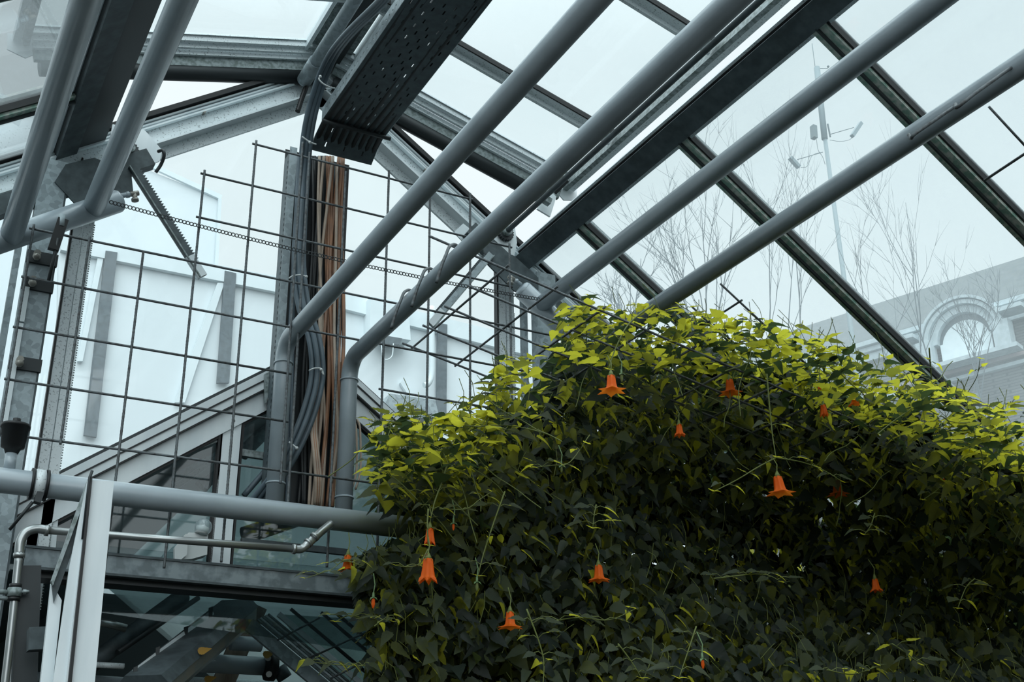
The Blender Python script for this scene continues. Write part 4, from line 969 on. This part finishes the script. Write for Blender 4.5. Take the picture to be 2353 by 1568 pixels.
# woody runners across the trellis
for i in range(60):
    x = random.uniform(900, 2400); y = lerp_tab(TOP, x)+random.uniform(15, 260); Yv = front(x, y)+random.uniform(-.05, .2); pts = [G(x, y, Yv)]; d = Vector((random.uniform(-1,1), random.uniform(-.3,.3), random.uniform(-.8,.2))).normalized()
    for k in range(6):
        d = (d+Vector((random.uniform(-1,1), random.uniform(-.5,.5), random.uniform(-.8,.5)))*.35).normalized(); pts.append(pts[-1]+d*.045)
    ST.tube(smooth_path(pts, 3), .0018, 5, caps=False)
ST.build('runners', M_stem, vine)

def shoot(px, Y, nodes, size=.055, r=.0028, name='shoot', pet=.04, droop=-.35, dY=0, lab=None):
    """stem through the picked points with opposite leaf pairs"""
    n = len(px); P_ = smooth_path([G(x, y, min(Y+dY*i/(n-1), YR(x, y)-.05)) for i, (x, y) in enumerate(px)], 6)
    st = MB().tube(P_, [r*(1-.5*i/len(P_)) for i in range(len(P_))], 7); lv = Leaves(); L = len(P_)-1
    for k in range(nodes):
        i = int(L*(k+.6)/nodes); i = min(i, L-1); o = P_[i]; d = (P_[i+1]-P_[i]).normalized()
        a0 = random.uniform(0, math.pi)
        for s in (0, math.pi):
            u = Vector((math.cos(a0+s), .5*math.sin(a0+s)-.1, .15)).normalized(); pl = pet*random.uniform(.6, 1.2)
            m1 = o+u*pl*.5+Vector((0,0,.006)); e = o+u*pl; st.tube([o, m1, e], .0013, 5, caps=False)
            lv.add(e, u+Vector((0,-.1,droop+random.uniform(-.25,.2))), Vector((random.uniform(-.5,.5), -.6, .9)), size*random.uniform(.8,1.15), .5+.5*random.random())
    e = P_[-1]
    for s in (-1, 1): lv.add(e, Vector((s, -.2, .3)), (0,-.3,1), size*.5, .9)
    o = st.build(name, M_stem, vine)
    lo = lv.build('leaves', vine); lo.parent = o
    if lab: o['label'] = lab
    return P_
Yn = 2.98
shoot([(1500,700),(1445,745),(1415,800),(1398,850)], Yn, 1, .045, .0035)
shoot([(1762,860),(1768,930),(1775,1000),(1783,1052)], 3.0, 1, .06, .0032)
shoot([(1783,1052),(1740,1075),(1690,1105),(1640,1130)], 3.0, 3, .055, .0028)
shoot([(1783,1052),(1840,1062),(1890,1080),(1940,1110)], 3.0, 3, .05, .0026)
shoot([(2135,800),(2142,900),(2147,1000),(2145,1060)], 2.9, 4, .045, .0028)
shoot([(2147,1010),(2200,1070),(2160,1120),(2120,1150)], 2.9, 3, .04, .002)
shoot([(1030,1060),(1015,1110),(1000,1150),(990,1190)], 3.15, 3, .045, .0032)
shoot([(984,1170),(982,1210),(984,1255)], 3.12, 1, .045, .003)
shoot([(984,1262),(965,1295),(940,1303),(908,1300)], 3.12, 2, .038, .0024)
shoot([(1160,1130),(1135,1200),(1112,1270),(1098,1325)], 3.2, 3, .055, .0028)
shoot([(1010,1170),(1070,1170),(1100,1150),(1130,1130)], 3.15, 2, .04, .002)
shoot([(960,1150),(920,1110),(880,1080),(860,1050)], 3.2, 3, .04, .002)
shoot([(1355,1000),(1310,1062),(1270,1070),(1220,1075)], 3.15, 3, .05, .002)
shoot([(1370,1160),(1365,1185),(1362,1215)], 3.1, 3, .06, .002)
shoot([(1210,1400),(1240,1480),(1250,1530),(1245,1600)], 3.05, 5, .055, .0026)
shoot([(1260,1430),(1330,1420),(1400,1425),(1460,1400)], 3.1, 4, .055, .0022)
shoot([(1420,1480),(1450,1520),(1475,1560)], 3.0, 3, .055, .0024)
shoot([(1600,1440),(1580,1500),(1560,1560)], 2.8, 3, .065, .0024)
shoot([(2010,1180),(2000,1210),(1985,1230)], 3.0, 3, .05, .0022)
shoot([(2240,1330),(2220,1350),(2200,1400)], 2.9, 3, .055, .0022)
shoot([(2050,1480),(2080,1500),(2120,1530)], 2.8, 3, .06, .0022)
shoot([(2210,1100),(2270,1160),(2330,1200),(2380,1210)], 2.85, 5, .045, .0024)
shoot([(1640,1330),(1750,1320),(1800,1340)], 3.1, 4, .06, .0022)
shoot([(1900,1540),(1960,1550),(2020,1530)], 2.8, 4, .06, .0022)
shoot([(860,1440),(880,1425),(905,1430)], 3.3, 3, .05, .002)
shoot([(830,1300),(790,1290),(760,1310),(700,1330)], 3.4, 3, .038, .0016)
shoot([(850,1530),(800,1530),(740,1525),(705,1520)], 3.5, 4, .05, .0018, droop=-.7)
shoot([(830,1420),(800,1415),(770,1430)], 3.5, 2, .045, .0018)
# upright young tips above the canopy
for px, Y in (([(1352,740),(1350,710),(1352,680)],3.4), ([(1440,800),(1450,740),(1458,700)],3.15), ([(1720,800),(1722,760),(1726,720)],3.1), ([(1790,800),(1770,770),(1756,735)],3.15), ([(1878,860),(1880,810),(1882,770)],3.1),
              ([(2205,930),(2225,900),(2245,865),(2252,825)],3.0), ([(1150,900),(1170,860),(1180,830)],3.35), ([(945,990),(945,960),(942,930)],3.4), ([(1010,980),(1030,950),(1060,915)],3.4), ([(2290,960),(2310,930),(2345,925)],2.95),
              ([(1290,780),(1300,740),(1310,715)],3.4), ([(2050,880),(2045,850),(2030,820)],3.0), ([(1600,740),(1590,720),(1560,700)],3.1), ([(1210,850),(1190,830),(1170,822)],3.35), ([(890,990),(870,975),(845,965)],3.45)):
    shoot(px, Y, 2, .044, .0018, 'young_tip', .022, -.1)

def flower(x, y, Y, h=.058, open_=1., tilt=0, label=None, bud=False):
    top = G(x, y, Y); b = MB(); n = 36; prof_ = [(0,.006),(.06,.0125),(.3,.0145),(.6,.0165),(.78,.0185)]; rings = []
    if bud: h *= .55
    S_ = h/.058; V = []; F = []
    stations = prof_+[(.88, .018+.006*open_), (.96, .019+.018*open_)]
    if bud: stations = [(0,.004),(.2,.009),(.6,.010),(.9,.006),(1,.001)]
    for u, r in stations:
        for k in range(n):
            a = 2*math.pi*k/n; rr = r*S_*(1+.07*math.cos(6*a)); zz = -u*h
            if not bud and u > .8: q = .5+.5*math.cos(6*a); rr *= (1+(q-.5)*(.22 if u > .9 else .08))
            V.append(top+Vector((rr*math.cos(a)+tilt*u*h, rr*math.sin(a), zz)))
    for i in range(len(stations)-1): F += [(i*n+k, i*n+(k+1) % n, (i+1)*n+(k+1) % n, (i+1)*n+k) for k in range(n)]
    b.add(V, F, True)
    if not bud:                                     # six pointed lobes curling outwards
        i0 = (len(stations)-1)*n; lob = []
        for k6 in range(6):
            a = 2*math.pi*k6/6; idx = [b_ for b_ in range(-3, 4)]; base = [V[i0+((k6*6+j) % n)] for j in idx]
            dr = Vector((math.cos(a), math.sin(a), 0)); tip = base[3]+dr*.0085*S_*(.15+open_)+Vector((0,0,-.011*S_*(1.25-open_)))
            lob.append((base, tip))
        for base, tip in lob: b.add(base+[tip], [(i, i+1, 7) for i in range(6)])
    o = b.build('flower_bud' if bud else 'flower', M_flower if not (bud and random.random() < .5) else M_stem, vine)
    cx_ = MB().tube([top+Vector((0,0,.016)), top+Vector((0,0,.004)), top+Vector((0,0,-.003))], [.003,.008*S_,.0105*S_], 10)
    for k in range(5):
        a = 2*math.pi*k/5; dr = Vector((math.cos(a), math.sin(a), 0)); sd = Vector((-dr.y, dr.x, 0))
        cx_.add([top+dr*.008+sd*.005, top+dr*.008-sd*.005, top+dr*.019+Vector((0,0,-.010))], [(0,1,2)])
    cx_.tube([top+Vector((0,0,.014)), top+Vector((.004,0,.04)), top+Vector((.01,.03,.08))], .0018, 5, caps=False)
    g = cx_.build('calyx', M_stem if not bud else M_green, vine); g.parent = o
    if label: o['label'] = label
flower(1404, 862, 2.95, .056, 1., 0, 'brightest open orange bell flower')
flower(984, 1283, 3.10, .062, .15, 0, 'narrow closed orange bell flower')
flower(1786, 1094, 2.98, .062, .9, .12, 'open orange bell flower with a curled tip')
flower(1676, 872, 3.2, .056, .9, 0)
flower(1922, 1105, 3.40, .058, .8, 0)
flower(1375, 1298, 3.42, .055, .7, 0)
flower(1172, 1405, 3.30, .052, .9, 0)
flower(988, 1213, 3.16, .045, 0., 0)
flower(1884, 875, 3.02, .030, .0, 0)
flower(1891, 930, 3.04, .040, .0, 0)
flower(1962, 905, 3.12, .045, .5, 0)
flower(1560, 975, 3.2, .04, .3, 0)
flower(1096, 1338, 3.18, .05, 0, 0, None, True)
flower(858, 1374, 3.4, .06, 0, 0, None, True)
flower(800, 1275, 3.62, .05, .4, 0)
flower(1428, 860, 2.97, .05, 0, 0, None, True)
flower(1614, 1515, 2.75, .05, 0, 0, None, True)
flower(2010, 1330, 3.3, .045, .3, 0)
flower(2168, 1098, 2.93, .04, 0, 0, None, True)
flower(1042, 1203, 3.2, .04, 0, 0, None, True)
flower(1290, 1072, 3.15, .04, 0, 0, None, True)
# dead yellow leaves lying in and around the lamp fitting
for k, (x, y, Y) in enumerate(((455,1500,4.15),(390,1545,4.05),(370,1556,4.02),(605,1508,4.6),(470,1565,4.6))):
    L_ = Leaves(); lab = ['yellow dead leaf highest on the cover of the tube lamp','yellow dead leaf low on the tube lamp','yellow dead leaf lowest on the tube lamp','yellow fallen leaf beside the brown board','brown leaf at the bottom edge under the pipe'][k]
    q = G(x, y, Y-.06); root = thing('dead_leaf', q, lab, 'leaf'); L_.add(q, (1,0,.4), (0,-1,.4), .05, .5); L_.build('blade', root, M_dleaf)
